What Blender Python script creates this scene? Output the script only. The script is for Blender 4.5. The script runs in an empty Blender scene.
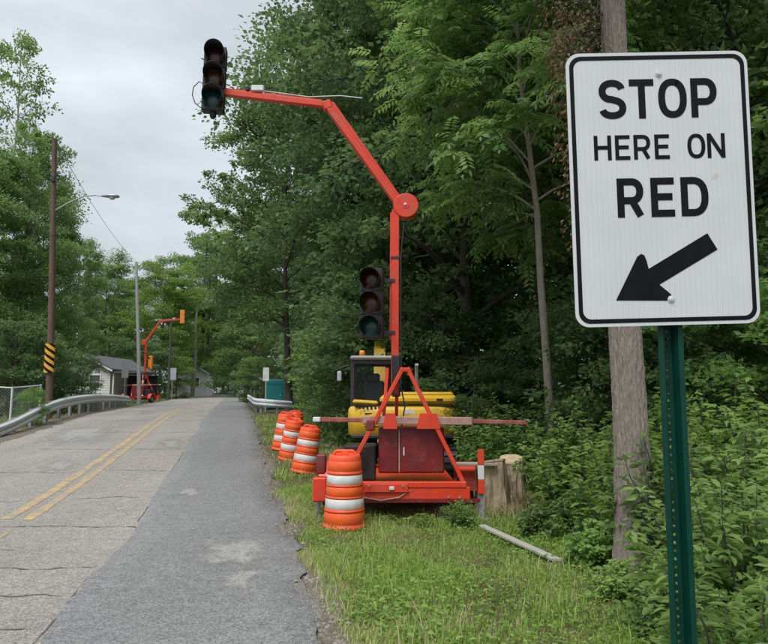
import bpy, math, random
import numpy as np
from mathutils import Vector, Matrix, Euler
R_ = math.radians
scene = bpy.context.scene
COL = scene.collection

# ------------------------------------------------------------------ camera
CAM_H, FPX = 1.7, 640.0
PITCH = math.atan(78.0 / FPX)
cam_d = bpy.data.cameras.new('camera')
cam = bpy.data.objects.new('camera', cam_d); COL.objects.link(cam)
cam.location = (0, 0, CAM_H)
cam.rotation_euler = (math.pi / 2 + PITCH, 0, 0)
cam_d.sensor_width = 36.0; cam_d.lens = 36.0 * FPX / 768.0
cam_d.clip_start = 0.05; cam_d.clip_end = 2000
scene.camera = cam

# ------------------------------------------------------------------ sky, sun, exposure
SUN_EL, SUN_AZ = R_(58), R_(205)
world = bpy.data.worlds.new('World'); scene.world = world; world.use_nodes = True
wn, wl = world.node_tree.nodes, world.node_tree.links
wn.clear()
w_out = wn.new('ShaderNodeOutputWorld'); w_bg = wn.new('ShaderNodeBackground')
w_sky = wn.new('ShaderNodeTexSky'); w_sky.sky_type = 'NISHITA'; w_sky.sun_disc = False
w_sky.sun_elevation = SUN_EL; w_sky.sun_rotation = SUN_AZ; w_sky.dust_density = 4.0
w_bw = wn.new('ShaderNodeRGBToBW')
w_tc = wn.new('ShaderNodeTexCoord'); w_map = wn.new('ShaderNodeMapping'); w_map.inputs['Scale'].default_value = (1.0, 1.0, 2.6)
w_noise = wn.new('ShaderNodeTexNoise'); w_noise.inputs['Scale'].default_value = 3.4; w_noise.inputs['Detail'].default_value = 5; w_noise.inputs['Roughness'].default_value = 0.5
w_ramp = wn.new('ShaderNodeMapRange'); w_ramp.inputs[1].default_value = 0.3; w_ramp.inputs[2].default_value = 0.7
w_ramp.inputs[3].default_value = 4.7; w_ramp.inputs[4].default_value = 7.0
w_mix = wn.new('ShaderNodeMix'); w_mix.data_type = 'FLOAT'; w_mix.inputs[0].default_value = 0.85
w_tint = wn.new('ShaderNodeVectorMath'); w_tint.operation = 'MULTIPLY'; w_tint.inputs[1].default_value = (0.90, 0.98, 1.07)
wl.new(w_sky.outputs[0], w_bw.inputs[0]); wl.new(w_tc.outputs['Generated'], w_map.inputs[0])
wl.new(w_map.outputs[0], w_noise.inputs['Vector']); wl.new(w_noise.outputs[0], w_ramp.inputs[0])
wl.new(w_bw.outputs[0], w_mix.inputs[2]); wl.new(w_ramp.outputs[0], w_mix.inputs[3])
w_sep = wn.new('ShaderNodeSeparateXYZ'); wl.new(w_tc.outputs['Generated'], w_sep.inputs[0])
w_up = wn.new('ShaderNodeMapRange'); w_up.inputs[1].default_value = 0; w_up.inputs[2].default_value = 1; w_up.inputs[3].default_value = .62; w_up.inputs[4].default_value = 1.22   # an overcast sky is brighter overhead
wl.new(w_sep.outputs[2], w_up.inputs[0])
w_mul = wn.new('ShaderNodeMath'); w_mul.operation = 'MULTIPLY'; wl.new(w_mix.outputs[0], w_mul.inputs[0]); wl.new(w_up.outputs[0], w_mul.inputs[1])
wl.new(w_mul.outputs[0], w_tint.inputs[0]); wl.new(w_tint.outputs[0], w_bg.inputs[0])
w_bg.inputs[1].default_value = 0.10
wl.new(w_bg.outputs[0], w_out.inputs[0])

sun_d = bpy.data.lights.new('sun', 'SUN'); sun_d.energy = 1.5; sun_d.angle = R_(24); sun_d.color = (1.0, 0.97, 0.92)
sun = bpy.data.objects.new('sun', sun_d); COL.objects.link(sun)
_sd = Vector((math.sin(SUN_AZ) * math.cos(SUN_EL), math.cos(SUN_AZ) * math.cos(SUN_EL), math.sin(SUN_EL)))
sun.rotation_euler = _sd.to_track_quat('Z', 'Y').to_euler()
vs = scene.view_settings
vs.view_transform = 'Standard'; vs.look = 'None'; vs.exposure = 0.80; vs.gamma = 1.0; vs.use_curve_mapping = False
scene.cycles.max_bounces = 8; scene.cycles.diffuse_bounces = 5; scene.cycles.transmission_bounces = 5
scene.cycles.transparent_max_bounces = 8; scene.cycles.use_denoising = True

# ------------------------------------------------------------------ places
def P(px, py, d):
    """photo pixel + depth (m along +Y) -> world point"""
    a, b = (px - 384) / FPX, (322 - py) / FPX
    c, s = math.cos(PITCH), math.sin(PITCH)
    k = d / (c - b * s)
    return Vector((a * k, d, CAM_H + (s + b * c) * k))
PX = lambda px, d, py=400: P(px, py, d).x
PZ = lambda py, d: P(384, py, d).z
_py = np.arange(-60, 700, 0.5)
_pz = np.interp(_py, [-60, 8, 9.4, 14, 18.6, 25.6, 30, 45, 70, 128, 160, 700],
                [0, 0, .0, .2, .46, .86, 1.05, 1.33, 1.8, 3.1, 3.4, 3.4])
_pz = np.convolve(np.pad(_pz, 4, mode='edge'), np.ones(9) / 9, mode='valid')
zr = lambda y: np.interp(y, _py, _pz)
xc = lambda y: -5.17 - 0.23 * (y - 9.4)
HW = 3.5
def sstep(a, b, v):
    t = np.clip((v - a) / (b - a), 0, 1); return t * t * (3 - 2 * t)
def gz(x, y):
    """ground height"""
    x = np.asarray(x, float); y = np.asarray(y, float)
    t = x - xc(y) - HW - .25
    right = np.where(t > 0, sstep(0, 1.5, t), 0)
    z = zr(y) * (1 - right) + zr(y - 1.2) * right - 0.035 - 0.0 * right
    n = 0.03 * np.sin(x * 1.7 + 1.3 * y) * np.sin(y * 1.1 - .6 * x) + 0.02 * np.sin(3.1 * x - 2.3 * y)
    z = z + n * sstep(.1, 1.2, np.abs(x - xc(y)) - HW)
    z = z + 0.05 * np.clip(x - 9, 0, 30)
    return z
G = lambda x, y: float(gz(x, y))

# ------------------------------------------------------------------ materials
def new_mat(name):
    m = bpy.data.materials.new(name); m.use_nodes = True
    nt = m.node_tree; b = nt.nodes['Principled BSDF']
    return m, nt, b
def mat(name, c1, c2=None, scale=6, rough=.6, metal=0, bump=0, bscale=None, coords='Object', detail=6, spec=.5, lo=.35, hi=.65, stretch=None, coat=0, dirt=0):
    m, nt, b = new_mat(name); n, l = nt.nodes, nt.links
    b.inputs['Roughness'].default_value = rough; b.inputs['Metallic'].default_value = metal
    b.inputs['Specular IOR Level'].default_value = spec; b.inputs['Coat Weight'].default_value = coat
    tc = n.new('ShaderNodeTexCoord'); src = tc.outputs[coords]
    if stretch:
        mp = n.new('ShaderNodeMapping'); mp.inputs['Scale'].default_value = stretch; l.new(src, mp.inputs[0]); src = mp.outputs[0]
    if c2:
        t = n.new('ShaderNodeTexNoise'); t.inputs['Scale'].default_value = scale; t.inputs['Detail'].default_value = detail
        t.inputs['Roughness'].default_value = .65; l.new(src, t.inputs['Vector'])
        r = n.new('ShaderNodeValToRGB'); r.color_ramp.elements[0].position = lo; r.color_ramp.elements[1].position = hi
        r.color_ramp.elements[0].color = (*c1, 1); r.color_ramp.elements[1].color = (*c2, 1)
        l.new(t.outputs[0], r.inputs[0]); l.new(r.outputs[0], b.inputs['Base Color'])
        mr = n.new('ShaderNodeMapRange'); mr.inputs[3].default_value = max(.05, rough - .12); mr.inputs[4].default_value = min(1, rough + .12)
        l.new(t.outputs[0], mr.inputs[0]); l.new(mr.outputs[0], b.inputs['Roughness'])
    else:
        b.inputs['Base Color'].default_value = (*c1, 1)
    if dirt:
        td = n.new('ShaderNodeTexNoise'); td.inputs['Scale'].default_value = 3.2; td.inputs['Detail'].default_value = 12; td.inputs['Roughness'].default_value = .78; l.new(tc.outputs[coords], td.inputs['Vector'])
        rd = n.new('ShaderNodeMapRange'); rd.inputs[1].default_value = .50; rd.inputs[2].default_value = .72; rd.inputs[3].default_value = 0; rd.inputs[4].default_value = dirt; l.new(td.outputs[0], rd.inputs[0])
        md = n.new('ShaderNodeMix'); md.data_type = 'RGBA'; md.inputs[7].default_value = (.20, .155, .12, 1); l.new(rd.outputs[0], md.inputs[0])
        if c2: l.new(r.outputs[0], md.inputs[6])
        else: md.inputs[6].default_value = (*c1, 1)
        l.new(md.outputs[2], b.inputs['Base Color'])
    if bump:
        t2 = n.new('ShaderNodeTexNoise'); t2.inputs['Scale'].default_value = bscale or scale * 4; t2.inputs['Detail'].default_value = 6
        l.new(src, t2.inputs['Vector'])
        bp = n.new('ShaderNodeBump'); bp.inputs['Strength'].default_value = bump; bp.inputs['Distance'].default_value = .02
        l.new(t2.outputs[0], bp.inputs['Height']); l.new(bp.outputs[0], b.inputs['Normal'])
    return m
def leaf_mat(name, dark, light, trans=.3, rough=.5, extra=None):
    """leaf colour varies from leaf to leaf through the face attribute 'tint'"""
    m, nt, b = new_mat(name); n, l = nt.nodes, nt.links
    at = n.new('ShaderNodeAttribute'); at.attribute_name = 'tint'
    r = n.new('ShaderNodeValToRGB'); e = r.color_ramp.elements
    e[0].color = (*dark, 1); e[1].color = (*light, 1)
    if extra:
        for pos, c in extra:
            k = e.new(pos); k.color = (*c, 1)
    l.new(at.outputs['Fac'], r.inputs[0])
    oi = n.new('ShaderNodeObjectInfo')
    hs = n.new('ShaderNodeHueSaturation')
    mr = n.new('ShaderNodeMapRange'); mr.inputs[3].default_value = .85; mr.inputs[4].default_value = 1.15
    l.new(oi.outputs['Random'], mr.inputs[0]); l.new(mr.outputs[0], hs.inputs['Value']); l.new(r.outputs[0], hs.inputs['Color'])
    l.new(hs.outputs[0], b.inputs['Base Color'])
    b.inputs['Roughness'].default_value = rough; b.inputs['Specular IOR Level'].default_value = .35
    tr = n.new('ShaderNodeBsdfTranslucent'); mx = n.new('ShaderNodeMixShader'); mx.inputs[0].default_value = trans
    ts = n.new('ShaderNodeHueSaturation'); ts.inputs['Value'].default_value = 1.5; ts.inputs['Hue'].default_value = .485
    l.new(hs.outputs[0], ts.inputs['Color']); l.new(ts.outputs[0], tr.inputs[0])
    l.new(b.outputs[0], mx.inputs[1]); l.new(tr.outputs[0], mx.inputs[2])
    l.new(mx.outputs[0], n['Material Output'].inputs[0])
    return m

M = {}
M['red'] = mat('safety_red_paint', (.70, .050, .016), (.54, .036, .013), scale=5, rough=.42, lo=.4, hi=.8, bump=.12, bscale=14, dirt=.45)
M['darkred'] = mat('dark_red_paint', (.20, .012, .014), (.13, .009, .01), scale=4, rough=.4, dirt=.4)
M['dustred'] = mat('dusty_red_steel', (.36, .12, .10), (.24, .05, .04), scale=8, rough=.6)
M['tan_sleeve'] = mat('primer_grey_steel', (.42, .27, .23), (.3, .15, .12), scale=7, rough=.55)
M['black'] = mat('black_plastic', (.012, .012, .013), (.022, .022, .022), scale=9, rough=.5)
M['blacksteel'] = mat('black_steel', (.015, .015, .017), (.03, .03, .03), scale=6, rough=.4)
M['rubber'] = mat('tyre_rubber', (.018, .018, .018), (.04, .038, .034), scale=12, rough=.85, bump=.3)
M['orange'] = mat('drum_orange_plastic', (.84, .085, .022), (.72, .07, .02), scale=5, rough=.5, lo=.4, hi=.75, dirt=.5, bump=.1, bscale=9)
M['orange_sheet'] = mat('orange_reflective_sheeting', (.86, .12, .02), (.76, .10, .018), scale=7, rough=.4, dirt=.35)
M['white_sheet'] = mat('white_reflective_sheeting', (.72, .72, .70), (.55, .54, .51), scale=7, rough=.4, lo=.3, hi=.8, dirt=.55)
M['yellow'] = mat('machine_yellow_paint', (.74, .46, .02), (.64, .38, .018), scale=4, rough=.4, dirt=.7)
M['sigorange'] = mat('signal_orange_paint', (.80, .27, .03), (.68, .22, .025), scale=4, rough=.5)
M['galv'] = mat('galvanised_steel', (.68, .70, .71), (.55, .57, .57), scale=9, rough=.5, metal=.05)
M['galv_dull'] = mat('dull_galvanised_steel', (.34, .35, .36), (.25, .26, .26), scale=8, rough=.55, metal=.2)
M['glass'] = mat('cab_glass', (.03, .035, .035), rough=.06, spec=.8)
M['paneglass'] = mat('tinted_cab_pane', (.02, .025, .025), rough=.08, spec=.25); M['paneglass'].node_tree.nodes['Principled BSDF'].inputs['Alpha'].default_value = .2
M['lens_red'] = mat('unlit_red_lens', (.055, .008, .008), (.03, .004, .004), scale=20, rough=.15, bump=.2, bscale=60)
M['lens_amber'] = mat('unlit_amber_lens', (.085, .035, .008), (.05, .02, .005), scale=20, rough=.15, bump=.2, bscale=60)
M['lens_green'] = mat('unlit_green_lens', (.006, .07, .055), (.004, .045, .035), scale=20, rough=.15, bump=.2, bscale=60)
M['amber'] = mat('amber_plastic', (.85, .26, .03), rough=.25)
M['wood_pole'] = mat('weathered_pole_wood', (.15, .095, .065), (.085, .055, .04), scale=5, rough=.85, stretch=(4, 4, .5), bump=.4)
M['pale_pole'] = mat('pale_grey_pole', (.42, .43, .42), (.33, .33, .32), scale=4, rough=.7, stretch=(4, 4, .6), bump=.2)
M['bark'] = mat('grey_brown_bark', (.16, .13, .108), (.32, .27, .23), scale=6, rough=.9, stretch=(9, 9, 1.8), bump=1.0, bscale=9, lo=.30, hi=.66)
M['bark_dark'] = mat('dark_bark', (.10, .085, .07), (.05, .042, .035), scale=7, rough=.9, stretch=(3, 3, .6), bump=.5)
M['bark_pale'] = mat('pale_bark', (.36, .32, .27), (.24, .21, .18), scale=7, rough=.9, stretch=(3, 3, .6), bump=.5)
M['wood_cut'] = mat('fresh_cut_wood', (.56, .44, .29), (.42, .31, .19), scale=12, rough=.8, bump=.3)
M['wood_split'] = mat('splintered_wood', (.56, .45, .31), (.32, .245, .165), scale=8, rough=.9, stretch=(5, 5, .5), bump=.8)
M['plank'] = mat('grey_weathered_board', (.46, .44, .39), (.31, .29, .25), scale=5, rough=.8, stretch=(1, 8, 8), bump=.3)
M['siding'] = mat('white_house_siding', (.68, .68, .65), (.56, .56, .53), scale=2, rough=.7)
M['roofing'] = mat('grey_shingle_roof', (.12, .12, .125), (.07, .07, .075), scale=9, rough=.9, bump=.4)
M['darkvoid'] = mat('carport_shade_panel', (.025, .027, .03), (.04, .04, .042), scale=5, rough=.6)  # near-black colour that paints in the shade under the carport roof
M['win'] = mat('window_glass', (.05, .06, .07), rough=.08, spec=.8)
M['trim'] = mat('white_trim_paint', (.72, .72, .70), rough=.55)
M['teal'] = mat('teal_plastic', (.03, .36, .36), (.025, .29, .30), scale=3, rough=.45)
M['concrete'] = mat('weathered_concrete', (.42, .41, .38), (.28, .27, .25), scale=6, rough=.9, bump=.3)
M['signback'] = mat('bare_aluminium', (.48, .50, .51), (.40, .42, .43), scale=5, rough=.5, metal=.3)
M['green_post'] = mat('dark_green_enamel', (.003, .050, .031), (.002, .036, .023), scale=8, rough=.45, spec=.25)
M['ink'] = mat('sign_black_ink', (.005, .005, .006), (.009, .009, .010), scale=12, rough=.5, spec=.15)
M['wire'] = mat('wire_black', (.02, .02, .022), rough=.6)
M['marker_yellow'] = mat('marker_yellow_sheeting', (.82, .42, .03), (.66, .33, .03), scale=8, rough=.45)
M['lampgrey'] = mat('lamp_grey_metal', (.45, .46, .47), (.36, .37, .38), scale=6, rough=.4, metal=.4)
M['paint_yellow'] = None

L_ = {}
L_['deep'] = leaf_mat('deep_green_leaves', (.056, .120, .044), (.165, .26, .092), trans=.44)
L_['mid'] = leaf_mat('mid_green_leaves', (.080, .160, .050), (.205, .315, .098), trans=.45)
L_['light'] = leaf_mat('light_green_leaves', (.105, .22, .060), (.25, .40, .115), trans=.46)
L_['yellow'] = leaf_mat('yellow_green_leaves', (.10, .20, .045), (.27, .40, .085), trans=.45)
L_['shrub'] = leaf_mat('shrub_leaves', (.09, .19, .05), (.28, .41, .115), trans=.44)
L_['brown'] = leaf_mat('dry_brown_leaves', (.10, .085, .035), (.24, .13, .07), trans=.25)
L_['grass'] = leaf_mat('grass_blades', (.16, .29, .055), (.60, .52, .33), trans=.46, extra=[(.45, (.28, .44, .085)), (.8, (.42, .53, .14)), (.88, (.52, .46, .25))])
L_['clover'] = leaf_mat('clover_leaves', (.14, .27, .05), (.33, .47, .11), trans=.42)
L_['straw'] = leaf_mat('dry_straw', (.25, .19, .10), (.46, .37, .22), trans=.2)

# ground material : soil with litter and green film
def ground_mat():
    m, nt, b = new_mat('verge_soil'); n, l = nt.nodes, nt.links
    tc = n.new('ShaderNodeTexCoord')
    t = n.new('ShaderNodeTexNoise'); t.inputs['Scale'].default_value = 1.1; t.inputs['Detail'].default_value = 8; l.new(tc.outputs['Object'], t.inputs['Vector'])
    t2 = n.new('ShaderNodeTexNoise'); t2.inputs['Scale'].default_value = 26; t2.inputs['Detail'].default_value = 6; l.new(tc.outputs['Object'], t2.inputs['Vector'])
    r = n.new('ShaderNodeValToRGB'); e = r.color_ramp.elements
    e[0].position = .36; e[0].color = (.075, .085, .03, 1); e[1].position = .64; e[1].color = (.17, .135, .085, 1)
    r2 = n.new('ShaderNodeValToRGB'); r2.color_ramp.elements[0].color = (.45, .45, .45, 1); r2.color_ramp.elements[1].color = (1.3, 1.3, 1.3, 1)
    l.new(t.outputs[0], r.inputs[0]); l.new(t2.outputs[0], r2.inputs[0])
    mx = n.new('ShaderNodeMix'); mx.data_type = 'RGBA'; mx.blend_type = 'MULTIPLY'; mx.inputs[0].default_value = 1
    l.new(r.outputs[0], mx.inputs[6]); l.new(r2.outputs[0], mx.inputs[7]); l.new(mx.outputs[2], b.inputs['Base Color'])
    b.inputs['Roughness'].default_value = .95; b.inputs['Specular IOR Level'].default_value = .1
    bp = n.new('ShaderNodeBump'); bp.inputs['Strength'].default_value = .8; bp.inputs['Distance'].default_value = .04
    l.new(t2.outputs[0], bp.inputs['Height']); l.new(bp.outputs[0], b.inputs['Normal'])
    return m
def asphalt_mat(name, c1, c2, stone, patchy=.5):
    m, nt, b = new_mat(name); n, l = nt.nodes, nt.links
    tc = n.new('ShaderNodeTexCoord')
    big = n.new('ShaderNodeTexNoise'); big.inputs['Scale'].default_value = .55; big.inputs['Detail'].default_value = 7; big.inputs['Roughness'].default_value = .6
    mp = n.new('ShaderNodeMapping'); mp.inputs['Scale'].default_value = (1.0, .45, 1); mp.inputs['Rotation'].default_value = (0, 0, R_(-13)); l.new(tc.outputs['Object'], mp.inputs[0]); l.new(mp.outputs[0], big.inputs['Vector'])
    r = n.new('ShaderNodeValToRGB'); r.color_ramp.elements[0].position = .5 - patchy * .4; r.color_ramp.elements[1].position = .5 + patchy * .4
    r.color_ramp.elements[0].color = (*c1, 1); r.color_ramp.elements[1].color = (*c2, 1); l.new(big.outputs[0], r.inputs[0])
    vo = n.new('ShaderNodeTexVoronoi'); vo.inputs['Scale'].default_value = 75; l.new(tc.outputs['Object'], vo.inputs['Vector'])
    sp = n.new('ShaderNodeSeparateColor'); l.new(vo.outputs['Color'], sp.inputs[0])
    rs = n.new('ShaderNodeValToRGB'); rs.color_ramp.elements[0].color = (.42, .42, .42, 1); rs.color_ramp.elements[1].color = (*stone, 1); l.new(sp.outputs[0], rs.inputs[0])
    mx = n.new('ShaderNodeMix'); mx.data_type = 'RGBA'; mx.blend_type = 'MULTIPLY'; mx.inputs[0].default_value = .8
    l.new(r.outputs[0], mx.inputs[6]); l.new(rs.outputs[0], mx.inputs[7])
    med = n.new('ShaderNodeTexNoise'); med.inputs['Scale'].default_value = 7; med.inputs['Detail'].default_value = 8; l.new(tc.outputs['Object'], med.inputs['Vector'])
    rm = n.new('ShaderNodeMapRange'); rm.inputs[1].default_value = .3; rm.inputs[2].default_value = .7; rm.inputs[3].default_value = .90; rm.inputs[4].default_value = 1.1; l.new(med.outputs[0], rm.inputs[0])
    m2 = n.new('ShaderNodeVectorMath'); m2.operation = 'SCALE'; l.new(mx.outputs[2], m2.inputs[0]); l.new(rm.outputs[0], m2.inputs['Scale'])
    l.new(m2.outputs[0], b.inputs['Base Color'])
    b.inputs['Roughness'].default_value = .88; b.inputs['Specular IOR Level'].default_value = .3
    bp = n.new('ShaderNodeBump'); bp.inputs['Strength'].default_value = .7; bp.inputs['Distance'].default_value = .008
    l.new(vo.outputs['Distance'], bp.inputs['Height']); l.new(bp.outputs[0], b.inputs['Normal'])
    return m
M['ground'] = ground_mat()
M['road_old'] = asphalt_mat('old_chip_seal', (.262, .243, .220), (.355, .334, .308), (1.45, 1.42, 1.36))
M['road_new'] = asphalt_mat('grey_asphalt_overlay', (.200, .198, .196), (.262, .259, .255), (1.35, 1.35, 1.35))
M['patch'] = asphalt_mat('pale_worn_patch', (.34, .335, .32), (.46, .45, .43), (1.2, 1.2, 1.2))
M['gravel'] = asphalt_mat('gravel_shoulder', (.105, .09, .072), (.20, .175, .14), (1.4, 1.35, 1.3))
M['crack'] = mat('crack_dirt', (.085, .078, .07), (.15, .135, .12), scale=20, rough=.95)
M['stone'] = mat('loose_stone', (.30, .28, .25), (.18, .165, .145), scale=4, rough=.9)
def worn_yellow():
    m, nt, b = new_mat('worn_yellow_paint'); n, l = nt.nodes, nt.links
    tc = n.new('ShaderNodeTexCoord'); t = n.new('ShaderNodeTexNoise'); t.inputs['Scale'].default_value = 5; t.inputs['Detail'].default_value = 10; t.inputs['Roughness'].default_value = .75
    l.new(tc.outputs['Object'], t.inputs['Vector'])
    r = n.new('ShaderNodeValToRGB'); e = r.color_ramp.elements
    e[0].position = .44; e[0].color = (.28, .25, .205, 1); e[1].position = .60; e[1].color = (.54, .355, .13, 1)
    l.new(t.outputs[0], r.inputs[0]); l.new(r.outputs[0], b.inputs['Base Color']); b.inputs['Roughness'].default_value = .75
    return m
M['paint_yellow'] = worn_yellow()
def sign_face_mat():
    m, nt, b = new_mat('white_prismatic_sign_face'); n, l = nt.nodes, nt.links
    tc = n.new('ShaderNodeTexCoord')
    wv = n.new('ShaderNodeTexWave'); wv.bands_direction = 'X'; wv.inputs['Scale'].default_value = 18; wv.inputs['Distortion'].default_value = .0
    l.new(tc.outputs['Object'], wv.inputs['Vector'])
    t = n.new('ShaderNodeTexNoise'); t.inputs['Scale'].default_value = 5; t.inputs['Detail'].default_value = 7; l.new(tc.outputs['Object'], t.inputs['Vector'])
    r = n.new('ShaderNodeMapRange'); r.inputs[1].default_value = .86; r.inputs[2].default_value = 1.0; r.inputs[3].default_value = 1.0; r.inputs[4].default_value = .93; l.new(wv.outputs[0], r.inputs[0])
    r2 = n.new('ShaderNodeMapRange'); r2.inputs[1].default_value = .3; r2.inputs[2].default_value = .75; r2.inputs[3].default_value = 1.0; r2.inputs[4].default_value = .9; l.new(t.outputs[0], r2.inputs[0])
    mu = n.new('ShaderNodeMath'); mu.operation = 'MULTIPLY'; l.new(r.outputs[0], mu.inputs[0]); l.new(r2.outputs[0], mu.inputs[1])
    # small brownish scuffs
    t3 = n.new('ShaderNodeTexNoise'); t3.inputs['Scale'].default_value = 9; t3.inputs['Detail'].default_value = 3; l.new(tc.outputs['Object'], t3.inputs['Vector'])
    r3 = n.new('ShaderNodeMapRange'); r3.inputs[1].default_value = .70; r3.inputs[2].default_value = .76; r3.inputs[3].default_value = 0; r3.inputs[4].default_value = .5; l.new(t3.outputs[0], r3.inputs[0])
    sc = n.new('ShaderNodeVectorMath'); sc.operation = 'SCALE'; sc.inputs[0].default_value = (.67, .69, .695); l.new(mu.outputs[0], sc.inputs['Scale'])
    mx = n.new('ShaderNodeMix'); mx.data_type = 'RGBA'; mx.inputs[7].default_value = (.5, .42, .33, 1)
    l.new(r3.outputs[0], mx.inputs[0]); l.new(sc.outputs[0], mx.inputs[6]); l.new(mx.outputs[2], b.inputs['Base Color'])
    b.inputs['Roughness'].default_value = .35; b.inputs['Specular IOR Level'].default_value = .4
    return m
M['sign_face'] = sign_face_mat()

# ------------------------------------------------------------------ object helpers
def link(name, me, m=None, parent=None, loc=None, rot=None, label=None, cat=None, group=None, kind=None):
    o = bpy.data.objects.new(name, me); COL.objects.link(o)
    if m is not None and me is not None and hasattr(me, 'materials') and len(me.materials) == 0:
        me.materials.append(m)
    if parent: o.parent = parent
    if loc is not None: o.location = loc
    if rot is not None: o.rotation_euler = rot
    if label: o['label'] = label
    if cat: o['category'] = cat
    if group: o['group'] = group
    if kind: o['kind'] = kind
    return o
def empty(name, loc, rz=0, label=None, cat=None, group=None, kind=None):
    o = link(name, None, None, None, loc, (0, 0, rz), label, cat, group, kind); o.empty_display_size = .2
    return o
class MB:
    def __init__(s): s.v = []; s.f = []; s.sm = []
    def add(s, vs, fs, smooth=False):
        k = len(s.v); s.v += [tuple(v) for v in vs]
        s.f += [tuple(k + i for i in f) for f in fs]; s.sm += [smooth] * len(fs); return s
    def box(s, c, d, rot=None, bev=0):
        x, y, z = d[0] / 2, d[1] / 2, d[2] / 2
        if bev <= 0:
            vs = [Vector(p) for p in ((-x, -y, -z), (x, -y, -z), (x, y, -z), (-x, y, -z), (-x, -y, z), (x, -y, z), (x, y, z), (-x, y, z))]
            fs = [(0, 3, 2, 1), (4, 5, 6, 7), (0, 1, 5, 4), (1, 2, 6, 5), (2, 3, 7, 6), (3, 0, 4, 7)]
        else:
            b = min(bev, x * .9, y * .9, z * .9); vs = []; idx = {}
            for sx in (-1, 1):
                for sy in (-1, 1):
                    for sz in (-1, 1):
                        for ax in range(3):
                            p = [sx * (x - b), sy * (y - b), sz * (z - b)]; p[ax] = (sx * x, sy * y, sz * z)[ax]
                            idx[(sx, sy, sz, ax)] = len(vs); vs.append(Vector(p))
            fs = []
            for ax in range(3):
                o1, o2 = (ax + 1) % 3, (ax + 2) % 3
                for sg in (-1, 1):
                    q = []
                    for a, bb in ((-1, -1), (1, -1), (1, 1), (-1, 1)):
                        k = [0, 0, 0]; k[ax] = sg; k[o1] = a; k[o2] = bb; q.append(idx[(*k, ax)])
                    fs.append(tuple(q) if sg > 0 else tuple(q[::-1]))
                for a in (-1, 1):
                    for bb in (-1, 1):
                        k0 = [0, 0, 0]; k0[o1] = a; k0[o2] = bb; k0[ax] = -1; k1 = list(k0); k1[ax] = 1
                        q = (idx[(*k0, o1)], idx[(*k0, o2)], idx[(*k1, o2)], idx[(*k1, o1)])
                        fs.append(q if a * bb > 0 else q[::-1])
            for sx in (-1, 1):
                for sy in (-1, 1):
                    for sz in (-1, 1):
                        q = (idx[(sx, sy, sz, 0)], idx[(sx, sy, sz, 1)], idx[(sx, sy, sz, 2)])
                        fs.append(q if sx * sy * sz > 0 else q[::-1])
        if rot is not None:
            Rm = rot if isinstance(rot, Matrix) else Euler(rot).to_matrix()
            vs = [Rm @ v for v in vs]
        return s.add([v + Vector(c) for v in vs], fs)
    def bar(s, a, b, w, h, bev=0.0, up=(0, 0, 1)):
        a, b = Vector(a), Vector(b); d = (b - a); L = d.length; y = d / L
        u = Vector(up)
        if abs(y.dot(u)) > .98: u = Vector((0, 1, 0))
        x = y.cross(u).normalized(); z = x.cross(y)
        Rm = Matrix((x, y, z)).transposed()
        return s.box((a + b) / 2, (w, L, h), Rm, bev)
    def tube(s, pts, r, n=8, caps=True, smooth=True):
        pts = [Vector(p) for p in pts]; m = len(pts)
        rr = r if hasattr(r, '__len__') else [r] * m
        vs = []; prev = None
        for i, p in enumerate(pts):
            t = (pts[min(i + 1, m - 1)] - pts[max(i - 1, 0)]).normalized()
            if prev is None:
                u = Vector((0, 0, 1)) if abs(t.z) < .9 else Vector((1, 0, 0)); x = t.cross(u).normalized()
            else:
                x = (prev - t * prev.dot(t)).normalized()
            prev = x; y = t.cross(x)
            vs += [p + (x * math.cos(2 * math.pi * k / n) + y * math.sin(2 * math.pi * k / n)) * rr[i] for k in range(n)]
        fs = [(i * n + k, i * n + (k + 1) % n, (i + 1) * n + (k + 1) % n, (i + 1) * n + k) for i in range(m - 1) for k in range(n)]
        s.add(vs, fs, smooth)
        if caps:
            s.add([vs[k] for k in range(n)], [tuple(range(n))[::-1]]); s.add([vs[(m - 1) * n + k] for k in range(n)], [tuple(range(n))])
        return s
    def lathe(s, prof, n=24, axis='Z', c=(0, 0, 0), smooth=True):
        vs = []
        for r, h in prof:
            for k in range(n):
                a = 2 * math.pi * k / n; p = (r * math.cos(a), r * math.sin(a), h)
                if axis == 'Y': p = (p[0], p[2], p[1])
                if axis == 'X': p = (p[2], p[0], p[1])
                vs.append(Vector(p) + Vector(c))
        m = len(prof)
        fs = [(i * n + k, i * n + (k + 1) % n, (i + 1) * n + (k + 1) % n, (i + 1) * n + k) for i in range(m - 1) for k in range(n)]
        return s.add(vs, fs, smooth)
    def prism(s, poly, z0, z1, axis='Y'):
        n = len(poly)
        def q(p, h):
            return (p[0], h, p[1]) if axis == 'Y' else ((h, p[0], p[1]) if axis == 'X' else (p[0], p[1], h))
        vs = [q(p, z0) for p in poly] + [q(p, z1) for p in poly]
        fs = [tuple(range(n)), tuple(range(2 * n - 1, n - 1, -1))] + [(i, n + i, n + (i + 1) % n, (i + 1) % n) for i in range(n)]
        return s.add(vs, fs)
    def mesh(s, name, m=None, fix=True):
        me = bpy.data.meshes.new(name); me.from_pydata(s.v, [], s.f)
        me.polygons.foreach_set('use_smooth', s.sm)
        if m: me.materials.append(m)
        if fix:
            import bmesh
            bm = bmesh.new(); bm.from_mesh(me); bmesh.ops.recalc_face_normals(bm, faces=bm.faces); bm.to_mesh(me); bm.free()
        me.update(); return me
    def obj(s, name, m, parent=None, **k):
        return link(name, s.mesh(name, m), None, parent, **k)
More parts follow.
